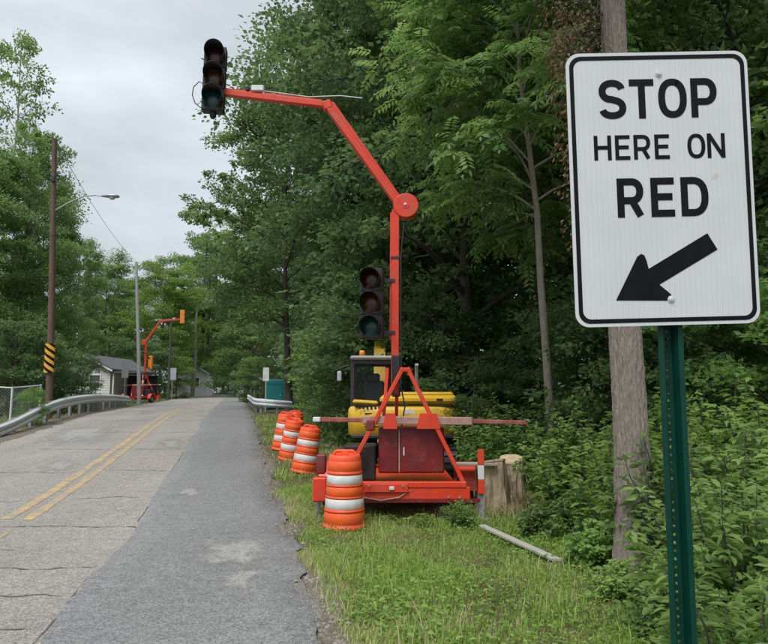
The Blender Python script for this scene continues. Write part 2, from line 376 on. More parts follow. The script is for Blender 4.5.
def np_mesh(name, V, F, m=None, tint=None, smooth=False):
    """V (n,3), F (m,k) uniform polygons"""
    me = bpy.data.meshes.new(name); k = F.shape[1]
    me.vertices.add(len(V)); me.vertices.foreach_set('co', np.ascontiguousarray(V, dtype=np.float32).ravel())
    me.loops.add(F.size); me.loops.foreach_set('vertex_index', np.ascontiguousarray(F, dtype=np.int32).ravel())
    me.polygons.add(len(F)); me.polygons.foreach_set('loop_start', np.arange(0, F.size, k, dtype=np.int32))
    if smooth: me.polygons.foreach_set('use_smooth', np.ones(len(F), bool))
    me.update(calc_edges=True)
    if tint is not None:
        a = me.attributes.new('tint', 'FLOAT', 'FACE'); a.data.foreach_set('value', np.ascontiguousarray(tint, dtype=np.float32))
    if m: me.materials.append(m)
    return me
def copy_tree(o, parent=None):
    c = o.copy(); COL.objects.link(c)
    if parent: c.parent = parent; c.matrix_parent_inverse = o.matrix_parent_inverse.copy()
    for ch in list(o.children): copy_tree(ch, c)
    return c
def relabel(o, label=None, group=None, cat=None):
    if label: o['label'] = label
    if group: o['group'] = group
    if cat: o['category'] = cat
    return o

# ------------------------------------------------------------------ ground, road
def grid_coords(lo, hi, near_lo, near_hi, fine, grow=1.18):
    a = list(np.arange(near_lo, near_hi, fine)); st = fine
    v = near_hi
    while v < hi: a.append(v); st *= grow; v += st
    a.append(hi); st = fine; v = near_lo - fine; b = []
    while v > lo: b.append(v); st *= grow; v -= st
    b.append(lo)
    return np.array(b[::-1] + a)
gx = grid_coords(-420, 420, -16, 8, .3); gy = grid_coords(-60, 650, 0, 36, .35)
X, Y = np.meshgrid(gx, gy); Z = gz(X, Y)
nx, ny = len(gx), len(gy)
I = np.arange(nx * ny).reshape(ny, nx)
F = np.stack([I[:-1, :-1], I[:-1, 1:], I[1:, 1:], I[1:, :-1]], -1).reshape(-1, 4)
link('ground', np_mesh('ground', np.stack([X, Y, Z], -1).reshape(-1, 3), F, M['ground'], smooth=True), kind='structure', label='grassy soil on both sides of the road')

rng = np.random.default_rng(5)
def strip_mesh(name, ys, xl, xr, lift, m, ncol=8, jl=0, jr=0, skirt=0):
    ys = np.asarray(ys); n = len(ys)
    l = xl(ys) + jl * np.cumsum(rng.normal(0, 1, n)) * 0 + jl * np.convolve(rng.normal(0, 1, n + 4), np.ones(5) / 2.2, 'valid')
    r = xr(ys) + jr * np.convolve(rng.normal(0, 1, n + 4), np.ones(5) / 2.2, 'valid')
    t = np.linspace(0, 1, ncol + 1)
    X = l[:, None] * (1 - t) + r[:, None] * t; Y = np.repeat(ys[:, None], ncol + 1, 1)
    Z = zr(Y) + lift
    if skirt:
        X = np.c_[X[:, :1] - .02, X, X[:, -1:] + .02]; Y = np.c_[Y[:, :1], Y, Y[:, -1:]]; Z = np.c_[Z[:, :1] - skirt, Z, Z[:, -1:] - skirt]
    k = X.shape[1]; I = np.arange(n * k).reshape(n, k)
    F = np.stack([I[:-1, :-1], I[:-1, 1:], I[1:, 1:], I[1:, :-1]], -1).reshape(-1, 4)
    return np_mesh(name, np.stack([X, Y, Z], -1).reshape(-1, 3), F, m, smooth=not skirt)
ry = np.concatenate([np.arange(-20, 3, .5), np.arange(3, 30, .12), np.arange(30, 158, 1.0)])
road = link('road', strip_mesh('road', ry, lambda y: xc(y) - HW - .1, lambda y: xc(y) + HW + .20 + .0 * y, .012, M['road_old'], 10, .05, .035, .06), kind='structure', label='worn two-lane asphalt road climbing over the bridge')
ry2 = np.concatenate([np.arange(-20, 3, .5), np.arange(3, 30, .12), np.arange(30, 140, 1.0)])
link('asphalt_overlay', strip_mesh('asphalt_overlay', ry2, lambda y: xc(y) + 1.70 + .05 * np.sin(y * .9), lambda y: xc(y) + HW + .15, .026, M['road_new'], 6, .018, .05, .02), parent=road, label='darker grey overlay strip along the right lane')
# gravel shoulders
link('gravel_shoulder', strip_mesh('gravel_shoulder', np.arange(-20, 60, .25), lambda y: xc(y) - HW - 1.1, lambda y: xc(y) - HW, -.012, M['gravel'], 3, .10, 0), kind='structure', label='gravel shoulder below the left guardrail')
link('dirt_shoulder', strip_mesh('dirt_shoulder', np.arange(-20, 60, .12), lambda y: xc(y) + HW + .15, lambda y: xc(y) + HW + .42, -.020, M['gravel'], 2, 0, .07, .05), kind='structure', label='crumbling gravel edge between asphalt and grass')
# yellow double line
def line(y0, y1, t0, w, name='centre_line', taper=.25):
    ys = np.arange(y0, y1, .15)
    return link(name, strip_mesh(name, ys, lambda y: xc(y) + t0 - w / 2, lambda y: xc(y) + t0 + w / 2, .017, M['paint_yellow'], 1, .009, .009), parent=road)
line(9.25, 38, -.165, .17); line(9.2, 36, .14, .15); line(6.9, 8.5, .15, .07); line(40, 75, 0, .12)
# cracks and patches
def ribbon(name, pts, w, m, lift):
    pts = np.array(pts, float); V = []; n = len(pts)
    for i in range(n):
        t = pts[min(i + 1, n - 1)] - pts[max(i - 1, 0)]; t /= (np.linalg.norm(t) + 1e-9); nn = np.array([-t[1], t[0]])
        ww = w * (.12 + .8 * random.random() ** 1.5) * (1 if 0 < i < n - 1 else .3)
        for sgn in (-1, 1):
            q = pts[i] + nn * sgn * ww / 2; V.append((q[0], q[1], float(zr(q[1])) + lift))
    F = np.array([(2 * i, 2 * i + 1, 2 * i + 3, 2 * i + 2) for i in range(n - 1)])
    return link(name, np_mesh(name, np.array(V), F, m), parent=road)
random.seed(4)
def crack_across(y, t0, t1, w=.03, tilt=.0):
    n = max(6, int(abs(t1 - t0) / .09)); pts = []; oy = 0
    for i in range(n):
        t = t0 + (t1 - t0) * i / (n - 1); oy = oy * .8 + random.gauss(0, .026)
        yy = y + oy + tilt * t; pts.append((xc(yy) + t, yy))
    ribbon('crack', pts, w, M['crack'], .018)
def crack_along(y0, y1, t, w=.03, wig=.03):
    n = int((y1 - y0) / .1); ot = 0; pts = []
    for i in range(n):
        yy = y0 + (y1 - y0) * i / (n - 1); ot = ot * .9 + random.gauss(0, wig); pts.append((xc(yy) + t + ot, yy))
    ribbon('crack', pts, w, M['crack'], .0185)
for y, a, b, w, ti in ((5.0, -1.4, 1.62, .025, .02), (5.75, -2, 1.66, .03, -.03), (6.6, -1.6, 1.64, .04, .04), (8.75, -1.2, 2.05, .05, .02), (7.5, -.6, 1.0, .02, .05),
                       (10.9, .3, 1.9, .04, .03), (13.9, .3, 2.0, .045, 0), (10.6, -3.2, -.4, .03, .05), (13.6, -3.3, -.3, .04, 0), (17.3, -3, 1.8, .05, 0), (21.5, -3, 1.9, .06, 0), (26, -3, 3, .07, 0)):
    crack_across(y, a, b, w, ti)
crack_along(3.0, 6.4, 1.66, .016, .006); crack_along(9, 17, 1.70, .03, .006); crack_along(3.6, 12.0, 3.16, .022, .02)
def worn_patch_mat():
    m = asphalt_mat('pale_worn_patch_thin', (.37, .362, .345), (.45, .44, .42), (1.25, 1.25, 1.2)); nt = m.node_tree; n, l = nt.nodes, nt.links; b = n['Principled BSDF']
    at = n.new('ShaderNodeAttribute'); at.attribute_name = 'fade'; tc = n.new('ShaderNodeTexCoord')
    t = n.new('ShaderNodeTexNoise'); t.inputs['Scale'].default_value = 3.2; t.inputs['Detail'].default_value = 10; t.inputs['Roughness'].default_value = .72; l.new(tc.outputs['Object'], t.inputs['Vector'])
    ad = n.new('ShaderNodeMath'); ad.operation = 'ADD'; l.new(at.outputs['Fac'], ad.inputs[0]); l.new(t.outputs[0], ad.inputs[1])
    r = n.new('ShaderNodeMapRange'); r.inputs[1].default_value = .78; r.inputs[2].default_value = 1.12; r.inputs[3].default_value = 0; r.inputs[4].default_value = .85; l.new(ad.outputs[0], r.inputs[0]); l.new(r.outputs[0], b.inputs['Alpha'])
    return m
M['patch'] = worn_patch_mat()
def patch(cx_t, cy, rt, ry_, m, lift, seed, name='worn_patch'):
    r = random.Random(seed); n = 40; V = [(xc(cy) + cx_t, cy, float(zr(cy)) + lift)]
    ph = [r.uniform(0, 6.28) for _ in range(6)]
    for i in range(n):
        a = 2 * math.pi * i / n
        k = 1 + sum(.22 / (j + 1) ** .6 * math.sin((j + 2) * a + ph[j]) for j in range(6)) + r.gauss(0, .05)
        yy = cy + math.sin(a) * ry_ * k; xx = xc(yy) + cx_t + math.cos(a) * rt * k; V.append((xx, yy, float(zr(yy)) + lift))
    me = bpy.data.meshes.new(name); me.from_pydata(V, [], [(0, 1 + i, 1 + (i + 1) % n) for i in range(n)]); me.materials.append(m)
    fa = me.attributes.new('fade', 'FLOAT', 'POINT'); fa.data.foreach_set('value', [.85] + [0.0] * n)
    link(name, me, parent=road)
patch(3.05, 7.4, .62, 1.35, M['patch'], .0305, 1); patch(3.1, 6.3, .3, .6, M['patch'], .0308, 2); patch(2.5, 8.6, .07, .12, M['patch'], .0305, 8)
patch(-2.0, 21.5, 1.3, 6.5, M['patch'], .016, 3); patch(-2.0, 31, 1.2, 6, M['patch'], .016, 4)
patch(1.2, 18.5, .6, 1.6, M['patch'], .016, 5); patch(1.8, 33, 1.4, 6, M['patch'], .016, 6); patch(-.9, 14.5, .6, 1.4, M['patch'], .016, 9)
patch(2.25, 11.4, .35, .9, M['patch'], .0305, 11)
# loose stones on the crumbling edge
def stones():
    mb = MB(); r = random.Random(9)
    for i in range(1500):
        y = 3.2 + 15 * r.random() ** 1.7; t = HW + .25 + r.gauss(.02, .10); x = xc(y) + t
        s = r.uniform(.006, .022) * (1.6 if r.random() < .08 else 1); z = max(G(x, y), float(zr(y)) + (.026 if t < HW + .13 else -.02))
        vs = [(x + s * a * r.uniform(.6, 1.2), y + s * b * r.uniform(.6, 1.2), z + s * c * r.uniform(.4, .9)) for a, b, c in ((1, 0, 0), (0, 1, 0), (-1, 0, 0), (0, -1, 0), (0, 0, 1), (0, 0, -.5))]
        mb.add(vs, [(0, 1, 4), (1, 2, 4), (2, 3, 4), (3, 0, 4), (1, 0, 5), (2, 1, 5), (3, 2, 5), (0, 3, 5)])
    mb.obj('loose_gravel', M['stone'], kind='stuff', label='loose stones scattered along the broken asphalt edge')
stones()

# ------------------------------------------------------------------ road sign in the foreground
def stroke(mb, pts, w, h0, h1=None):
    """flat thick polyline in XZ at depth y=h0 (faces -Y)"""
    q = [Vector((p[0], p[1])) for p in pts]; pts = [q[0]] + [b for a, b in zip(q, q[1:]) if (b - a).length > 1e-4]; n = len(pts); Ls, Rs = [], []
    for i in range(n):
        d0 = (pts[i] - pts[i - 1]).normalized() if i > 0 else (pts[1] - pts[0]).normalized()
        d1 = (pts[i + 1] - pts[i]).normalized() if i < n - 1 else d0
        n0 = Vector((-d0.y, d0.x)); n1 = Vector((-d1.y, d1.x)); m = (n0 + n1)
        m = m / max(.35, m.length ** 2 / 2) if m.length > .01 else n0
        Ls.append(pts[i] + m * w / 2); Rs.append(pts[i] - m * w / 2)
    vs = [(p.x, h0, p.y) for p in Ls] + [(p.x, h0, p.y) for p in Rs]
    mb.add(vs, [(i, i + 1, n + i + 1, n + i) for i in range(n - 1)])
def ell(cx, cy, rx, ry, a0, a1, n=20, p=2.0):
    out = []
    for i in range(n + 1):
        a = R_(a0 + (a1 - a0) * i / n); c, s = math.cos(a), math.sin(a)
        out.append((cx + rx * math.copysign(abs(c) ** (2 / p), c), cy + ry * math.copysign(abs(s) ** (2 / p), s)))
    return out
def glyph(ch, w=.165):
    """stroke letters one unit high: (width, polylines)"""
    h = w / 2; T, B = 1 - h, h
    if ch == 'S':
        up = ell(.33, .705, .335 - h, .295 - h, 14, 268, 26, 2.2); lo = ell(.33, .282, .345 - h, .282 - h, 88, -166, 26, 2.2)
        return .66, [up[:-2] + [(.315, .50)] + lo[2:]]
    if ch == 'T': return .62, [[(0, T), (.62, T)], [(.31, T), (.31, 0)]]
    if ch == 'O': return .72, [ell(.36, .5, .36 - h, .5 - h, 60, 434, 52, 2.35)]
    if ch == 'P': return .66, [[(h, 0), (h, 1)], [(h, T), (.36, T)] + ell(.36, (T + .40) / 2, .30 - h, (T - .40) / 2, 90, -90, 16, 2.2) + [(h, .40)]]
    if ch == 'R': return .69, [[(h, 0), (h, 1)], [(h, T), (.37, T)] + ell(.37, (T + .43) / 2, .30 - h, (T - .43) / 2, 90, -90, 16, 2.2) + [(h, .43)], [(.37, .44), (.585, .035)]]
    if ch == 'D': return .70, [[(h, 0), (h, 1)], [(h, T), (.30, T)] + ell(.30, .5, .40 - h, T - .5, 90, -90, 22, 2.4) + [(h, B)]]
    if ch == 'H': return .70, [[(h, 0), (h, 1)], [(.70 - h, 0), (.70 - h, 1)], [(h, .51), (.70 - h, .51)]]
    if ch == 'E': return .60, [[(h, 0), (h, 1)], [(h, T), (.60, T)], [(h, .51), (.55, .51)], [(h, B), (.60, B)]]
    if ch == 'N': return .72, [[(h, 0), (h, 1)], [(.72 - h, 0), (.72 - h, 1)], [(h * 1.1, .96), (.72 - h * 1.1, .04)]]
    return .4, []
def word(text, x0, x1, zc, ht, y, w=.165, names='lettering', parent=None):
    tot = sum(glyph(c)[0] for c in text); gap = ((x1 - x0) / ht - tot) / (len(text) - 1); x = 0
    for c in text:
        wd, ls = glyph(c, w); mb = MB()
        for k, pl in enumerate(ls):
            stroke(mb, [(x0 + (x + a) * ht, zc + (b - .5) * ht) for a, b in pl], w * ht, y - .00008 * k)
        me = mb.mesh('letter', M['ink'], fix=False); link('letter', me, None, parent)
        x += wd + gap
def rrect(w, h, r, n=7):
    out = []
    for cx, cz, a0 in ((w / 2 - r, h / 2 - r, 0), (-w / 2 + r, h / 2 - r, 90), (-w / 2 + r, -h / 2 + r, 180), (w / 2 - r, -h / 2 + r, 270)):
        for i in range(n + 1):
            a = R_(a0 + 90 * i / n); out.append((cx + r * math.cos(a), cz + r * math.sin(a)))
    return out
def foreground_sign():
    c = Vector((.921, 2.05, 2.399)); Rm = Euler((R_(4.3), R_(-1.55), R_(.67)), 'XYZ')
    gzb = G(1.0, 2.05)
    root = empty('road_sign', (.985, 2.12, gzb), 0, 'white STOP HERE ON RED sign with black arrow on green channel post', 'sign')
    W, H = .61, .914
    Mi = Matrix.Translation(c) @ Rm.to_matrix().to_4x4()
    def place(o):
        o.parent = root; o.matrix_parent_inverse = Matrix.Translation(-Vector((.985, 2.12, gzb))); o.matrix_local = Matrix(); o.matrix_basis = Mi; return o
    pm = MB(); pm.prism(rrect(W, H, .045), -.0012, .0012)
    panel = place(pm.obj('sign_panel', M['sign_face']))
    # border ring
    a, b = rrect(W - .022, H - .022, .038), rrect(W - .050, H - .050, .028); n = len(a)
    rm = MB(); rm.add([(p[0], -.0022, p[1]) for p in a + b], [(i, (i + 1) % n, n + (i + 1) % n, n + i) for i in range(n)])
    link('border', rm.mesh('border', M['ink'], fix=False), None, panel)
    y = -.0023
    word('STOP', -.198, .197, .299, .133, y, .175, parent=panel)
    word('HERE', -.222, .030, .136, .083, y, .155, parent=panel); word('ON', .090, .216, .136, .083, y, .155, parent=panel)
    word('RED', -.152, .152, -.033, .131, y, .18, parent=panel)
    def q(zx, zy): return ((zx - 70 - (zy - 500) * .048) / 380 * .61 - .305, .457 - (zy - 46 + .018 * (zx - 70)) / 572 * .914)
    pts = [(157, 563), (200, 473), (208, 467), (215, 470), (219, 480), (224, 498), (345, 425), (366, 459), (246, 531), (262, 544), (271, 552), (270, 562), (262, 564)]
    am = MB(); am.add([(q(*p)[0], y, q(*p)[1]) for p in pts], [tuple(range(len(pts)))])
    link('arrow', am.mesh('arrow', M['ink'], fix=False), None, panel)
    for bx, bz in ((0.005, .383), (0.012, -.372)):
        bm_ = MB(); bm_.lathe([(0, -.008), (.006, -.008), (.008, -.006), (.008, -.002)], 6, 'Y', (bx, 0, bz), False); bm_.lathe([(.012, -.0035), (.0125, -.0012)], 12, 'Y', (bx, 0, bz))
        bm_.lathe([(0, -.0035), (.012, -.0035)], 12, 'Y', (bx, 0, bz)); link('bolt', bm_.mesh('bolt', M['galv']), None, panel)
    # scuffs : two thin scratches of the sheeting
    # U channel post, open side to the viewer: flanges in front, perforated web behind
    top = Vector((.915, 2.078, 2.80)); p1 = P(673, 340, 2.09); p2 = P(686.5, 640, 2.09)
    d = (p2 - p1).normalized(); bot = p1 + d * ((gzb - .25 - p1.z) / d.z); top = p1 - d * ((2.83 - p1.z) / -d.z)
    top.y = bot.y = 2.105
    L = (top - bot).length; ax = (top - bot).normalized(); xx = Vector((1, 0, 0)); xx = (xx - ax * xx.dot(ax)).normalized(); yy = ax.cross(xx)
    Mp = Matrix((xx, yy, ax)).transposed().to_4x4(); Mp.translation = bot
    def pl(name, mb, m):
        o = mb.obj(name, m); o.parent = root; o.matrix_parent_inverse = Matrix.Translation(-Vector((.985, 2.12, gzb))); o.matrix_basis = Mp; return o
    th = .004
    mb = MB()
    # hat section half outline (x, y): flange -> wall -> web edge
    for sg in (-1, 1):
        out = [(.041, 0), (.024, 0), (.0165, .036), (.0045, .036)]
        inn = [(.041, th), (.0265, th), (.0195, .036 + th), (.0045, .036 + th)]
        poly = [(sg * x, y2) for x, y2 in out] + [(sg * x, y2) for x, y2 in inn[::-1]]
        nn = len(poly)
        vs = [(x, y2, 0) for x, y2 in poly] + [(x, y2, L) for x, y2 in poly]
        mb.add(vs, [(i, (i + 1) % nn, nn + (i + 1) % nn, nn + i) for i in range(nn)] + [(0, 1, 6, 7), (1, 2, 5, 6), (2, 3, 4, 5), (nn, nn + 1, nn + 6, nn + 7), (nn + 1, nn + 2, nn + 5, nn + 6), (nn + 2, nn + 3, nn + 4, nn + 5)])
    z = 0
    while z < L - .03:   # bridges between the punched holes
        mb.box((0, .036 + th / 2, z + .0081), (.0088, th - .0006, .0162)); z += .0254
    pl('post', mb, M['green_post'])
    return root
foreground_sign()

# ------------------------------------------------------------------ traffic signal head (origin at centre of back, faces -Y)
def signal_head(parent, loc, rot=(0, 0, 0), sect=.355, w=.345, body='black', name='signal_head'):
    mb = MB(); h = sect * 3
    for k in range(3):
        mb.box((0, .09, (1 - k) * sect), (w, .17, sect - .012), bev=.025)
    mb.box((0, .09, 0), (w - .05, .15, h - .03))
    hd = mb.obj(name, M[body], parent, loc=loc, rot=rot)
    dm = MB()
    for k in range(3): dm.box((0, -.004, (1 - k) * sect), (w - .008, .022, sect - .02), bev=.008)
    dm.box((0, .004, 0), (w - .03, .012, h - .01)); dm.obj('signal_door', M['black'], hd)
    for k, lm in enumerate(('lens_red', 'lens_amber', 'lens_green')):
        z = (1 - k) * sect
        l = MB(); l.lathe([(0, -.045), (.06, -.042), (.11, -.032), (.147, -.014)], 28, 'Y', (0, 0, z)); l.obj('lens', M[lm], hd)
        v = MB(); n = 26; ring = []
        for i in range(n + 1):       # cutaway visor, open at the bottom
            a = R_(-52 + 284 * i / n); dep = .26 - .10 * (1 - math.sin(a)) / 2 - (.05 if i in (0, n) else 0)
            for rr_, yy in ((.158, -.012), (.150, -dep)):
                ring.append((rr_ * math.cos(a), yy, z + rr_ * math.sin(a)))
        ring2 = [(x * .965, y2, z + (zz - z) * .965) for x, y2, zz in ring]; k2 = len(ring)
        fs = []
        for i in range(n):
            a0, a1, b0, b1 = 2 * i, 2 * i + 1, 2 * i + 2, 2 * i + 3
            fs += [(a0, b0, b1, a1), (k2 + a0, k2 + a1, k2 + b1, k2 + b0), (a1, b1, k2 + b1, k2 + a1)]
        v.add(ring + ring2, fs, True); link('visor', v.mesh('visor', M['black'], fix=False), None, hd)
    return hd

# ------------------------------------------------------------------ portable signal trailer (origin on the ground, rear faces -Y)
def signal_trailer(loc, rz, label, sig_body, group, sc=1.0):
    t = empty('signal_trailer', loc, rz, label, 'signal trailer', group); t.scale = (sc, sc, sc)
    # frame
    f = MB()
    f.box((0, 0, .36), (2.02, .10, .22), bev=.012)                      # deep rear member
    f.box((0, -.012, .50), (1.92, .10, .085), bev=.01)                  # upper cross beam
    f.box((-.18, -.075, .46), (.62, .03, .12), bev=.008)
    for sx in (-1, 1):
        f.box((sx * .82, 1.25, .42), (.09, 2.5, .12), bev=.01)
    f.box((0, 1.2, .42), (1.62, .09, .10)); f.box((0, 2.45, .42), (1.62, .09, .10))
    f.bar((-.75, 2.45, .42), (0, 3.7, .42), .09, .1); f.bar((.75, 2.45, .42), (0, 3.7, .42), .09, .1)
    f.box((0, 1.2, .47), (1.55, 2.4, .02))
    f.obj('frame', M['red'], t)
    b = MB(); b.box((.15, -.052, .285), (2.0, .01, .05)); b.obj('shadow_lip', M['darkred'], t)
    # A-frame
    a = MB(); ap = (.10, .05, 2.13)
    a.bar((-.80, .03, .53), (ap[0] - .03, .05, 2.16), .085, .06, .008); a.bar((.96, .03, .45), (ap[0] + .03, .05, 2.16), .085, .06, .008)
    a.box((.10, .05, 2.13), (.16, .09, .06), bev=.01)
    a.bar((-.22, .12, 1.35), (-.16, .14, 2.16), .05, .05, .006)
    a.bar((-.02, .6, 1.4), (-.02, .14, 2.0), .05, .05, .006)
    a.obj('support_frame', M['red'], t)
    for bx, bz in ((-.86, .33), (-.70, .33), (.70, .33), (.86, .33), (-.42, .49), (.06, .49)):
        bo = MB(); bo.lathe([(0, -.018), (.014, -.018), (.016, 0)], 6, 'Y', (bx, -.05 if bz < .4 else -.09, bz), False); bo.obj('bolt', M['galv_dull'], t)
    hs = MB(); hs.tube([(.05, .28, 1.3), (.10, .22, 1.6), (.04, .26, 1.9), (.05, .28, 2.4), (.045, .28, 3.0), (.05, .28, 3.9), (.10, .27, 4.4)], .012, 6); hs.obj('cable', M['wire'], t)
    ch = MB(); ch.tube([(-.7, -.06, .42), (-.5, -.075, .33), (-.25, -.08, .29), (0, -.075, .33), (.15, -.06, .42)], .008, 5); ch.obj('chain', M['galv_dull'], t)
    # cabinet with two doors
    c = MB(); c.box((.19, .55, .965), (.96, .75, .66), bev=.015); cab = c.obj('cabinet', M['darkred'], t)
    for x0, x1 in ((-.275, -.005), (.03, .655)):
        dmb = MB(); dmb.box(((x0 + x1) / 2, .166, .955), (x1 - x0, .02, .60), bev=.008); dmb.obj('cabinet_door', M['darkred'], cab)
    s = MB(); s.box((.012, .155, .96), (.022, .012, .60)); s.obj('strap', M['tan_sleeve'], cab)
    h = MB(); h.box((.08, .15, .95), (.02, .02, .12), bev=.005); h.obj('door_handle', M['galv'], cab)
    k = MB(); k.box((-.56, .5, .78), (.46, .62, .50), bev=.02); k.obj('shadow_block', M['blacksteel'], t)  # black block standing in for the dark shadow left of the cabinet
    # outrigger bar stowed across the trailer
    o = MB(); o.bar((-.52, .08, 1.405), (1.07, .08, 1.385), .12, .115, .012); slv = o.obj('outrigger_sleeve', M['tan_sleeve'], t)
    e = MB(); e.bar((-1.14, .08, 1.41), (-.5, .08, 1.404), .07, .065, .008); e.obj('outrigger_bar', M['dustred'], t)
    e = MB(); e.bar((1.05, .08, 1.385), (1.88, .08, 1.365), .07, .06, .008); e.obj('outrigger_bar', M['dustred'], t)
    w = MB(); w.bar((-1.24, .08, 1.413), (-1.13, .08, 1.412), .075, .07, .01); w.obj('bar_tip', M['white_sheet'], t)
    for bx, bw in ((-.12, .20), (.43, .34)):
        p = MB(); p.prism([(bx - bw / 2, 1.28), (bx + bw / 2, 1.28), (bx + bw * .36, 1.50), (bx - bw * .36, 1.50)], -.01, .012)
        p.obj('bracket', M['red'], t)
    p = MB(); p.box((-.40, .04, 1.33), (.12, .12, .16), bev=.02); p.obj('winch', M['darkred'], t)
    # wheels, fenders
    for sx in (-1, 1):
        wh = MB(); wh.lathe([(.16, -.09), (.27, -.1), (.31, -.07), (.32, 0), (.31, .07), (.27, .1), (.16, .09)], 28, 'X', (sx * 1.08, 1.15, .31)); tw = wh.obj('tyre', M['rubber'], t)
        rm = MB(); rm.lathe([(0, .03), (.08, .04), (.10, .02), (.165, .02), (.17, .085)], 20, 'X', (sx * 1.08, 1.15, .31)); rm.lathe([(0, -.03), (.1, -.03), (.165, -.02), (.17, -.085)], 20, 'X', (sx * 1.08, 1.15, .31)); rm.obj('rim', M['galv_dull'], tw)
        fe = MB(); poly = [(1.15 + .40 * math.cos(R_(q)), .31 + .40 * math.sin(R_(q))) for q in range(0, 181, 15)] + [(1.15 + .385 * math.cos(R_(q)), .31 + .385 * math.sin(R_(q))) for q in range(180, -1, -15)]
        nn = len(poly) // 2
        for i in range(nn - 1):
            fe.prism([poly[i], poly[i + 1], poly[2 * nn - 2 - i], poly[2 * nn - 1 - i]], sx * .95, sx * 1.22, 'X')
        fe.obj('fender', M['red'], t)
    fb = MB(); fb.box((-1.13, .12, .42), (.20, .20, .34), bev=.02); fb.obj('corner_box', M['red'], t)
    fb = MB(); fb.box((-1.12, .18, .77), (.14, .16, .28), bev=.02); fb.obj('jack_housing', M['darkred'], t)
    # striped corner post with steel leg
    z0 = .37
    for q, (hh, mm) in enumerate(((.20, 'red'), (.20, 'white_sheet'), (.22, 'red'))):
        pp = MB(); pp.box((1.17, -.02, z0 + hh / 2), (.09 - .002 * (q % 2), .05, hh - .002), bev=.006); pp.obj('striped_post', M[mm], t); z0 += hh
    lg = MB(); lg.box((1.17, .03, .17), (.07, .06, .46)); lg.box((1.17, .03, .015), (.2, .2, .03)); lg.obj('steel_leg', M['galv_dull'], t)
    lg = MB(); lg.box((-1.17, .3, .2), (.07, .06, .4)); lg.box((-1.17, .3, .015), (.2, .2, .03)); lg.obj('steel_leg', M['galv_dull'], t)
    tl = MB(); tl.box((-.10, -.10, .46), (.07, .02, .05), bev=.006); tl.obj('tail_lamp', M['white_sheet'], t)
    # mast, pivot, arm
    m = MB(); m.bar((-.045, .35, 1.9), (-.03, .35, 4.62), .115, .115, .008); m.bar((-.115, .35, 2.6), (-.10, .35, 4.58), .025, .05)
    mast = m.obj('mast', M['red'], t)
    m = MB(); m.box((-.03, .35, 2.05), (.13, .15, .62), bev=.015); m.obj('mast_hinge', M['blacksteel'], t)
    m = MB(); m.box((-.035, .35, 3.86), (.14, .14, .035)); m.obj('mast_collar', M['blacksteel'], mast)
    pv = MB(); pv.lathe([(0, -.082), (.05, -.082), (.05, -.076), (.182, -.076), (.195, -.066), (.195, .066), (.182, .076), (0, .076)], 48, 'Y', (.13, .35, 4.68), False); pvo = pv.obj('pivot_disc', M['red'], t)
    bt = MB(); bt.lathe([(0, -.095), (.022, -.095), (.025, -.075)], 8, 'Y', (.12, .35, 4.69)); bt.obj('bolt', M['galv'], pvo)
    am = MB(); el = (-1.10, .30, 6.30); am.bar((.06, .35, 4.66), el, .12, .115, .01); am.bar((.03, .37, 4.83), (-1.03, .30, 6.36), .02, .05)
    am.box((el[0], el[1], el[2]), (.15, .13, .15), (0, R_(-20), 0), .02)
    am.obj('lower_arm', M['red'], t)
    te = (-2.76, .20, 6.47); a2 = MB(); a2.bar((el[0], el[1], el[2] + .01), te, .10, .095, .01); a2.bar((el[0] - .1, el[1], el[2] + .08), (te[0] + .05, te[1], te[2] + .055), .03, .04)
    a2.obj('upper_arm', M['red'], t)
    wr = MB(); wr.tube([Vector((el[0] + .55, el[1] - .02, el[2] + .12)), (el[0] + .2, el[1], el[2] + .17), (el[0] - .3, el[1], el[2] + .15), (-2.1, .24, 6.52)], .009, 5); wr.obj('cable', M['galv'], t)
    dc = MB(); dc.box((-2.19, .22, 6.54), (.20, .10, .10), bev=.015); dc.box((-2.1, .22, 6.485), (.03, .03, .06)); dc.obj('detector', M['galv'], t)
    dc = MB(); dc.box((-2.35, .22, 6.545), (.06, .07, .09), bev=.02); dc.box((-2.35, .22, 6.485), (.025, .025, .06)); dc.obj('antenna', M['blacksteel'], t)
    up = signal_head(t, (-2.85, .10, 6.66), (0, R_(1.0), R_(9)), body=sig_body)
    sm = MB(); sm.lathe([(0, -.62), (.03, -.62), (.05, -.58), (.05, -.5)], 10, 'Z', (0, .09, 0)); sm.obj('signal_finial', M['black'], up)
    lp = MB(); lp.tube([(-.17, .12, -.05), (-.24, .12, -.02), (-.32, .12, -.12), (-.33, .12, -.25), (-.28, .12, -.38), (-.20, .12, -.44), (-.15, .12, -.46)], .008, 5); lp.obj('wire_loop', M['wire'], up)
    signal_head(t, (-.40, .10, 3.12), (0, 0, R_(-8)), body=sig_body)
    for bz in (3.5, 2.7):
        br = MB(); br.box((-.22, .30, bz), (.36, .04, .05)); br.obj('signal_bracket', M['blacksteel'], t)
    return t
TX = PX(398.5, 9.5)
signal_trailer((TX, 9.5, G(TX, 9.5) + .02), 0, 'red portable traffic signal trailer parked on the grass beside the nearest drum', 'black', 'portable signal trailers', 1.02)
fx = PX(149, 54)
signal_trailer((fx - .3, 54, G(fx, 54)), R_(172), 'distant red signal trailer with orange signal backs beyond the left guardrail', 'sigorange', 'portable signal trailers', 1.08)

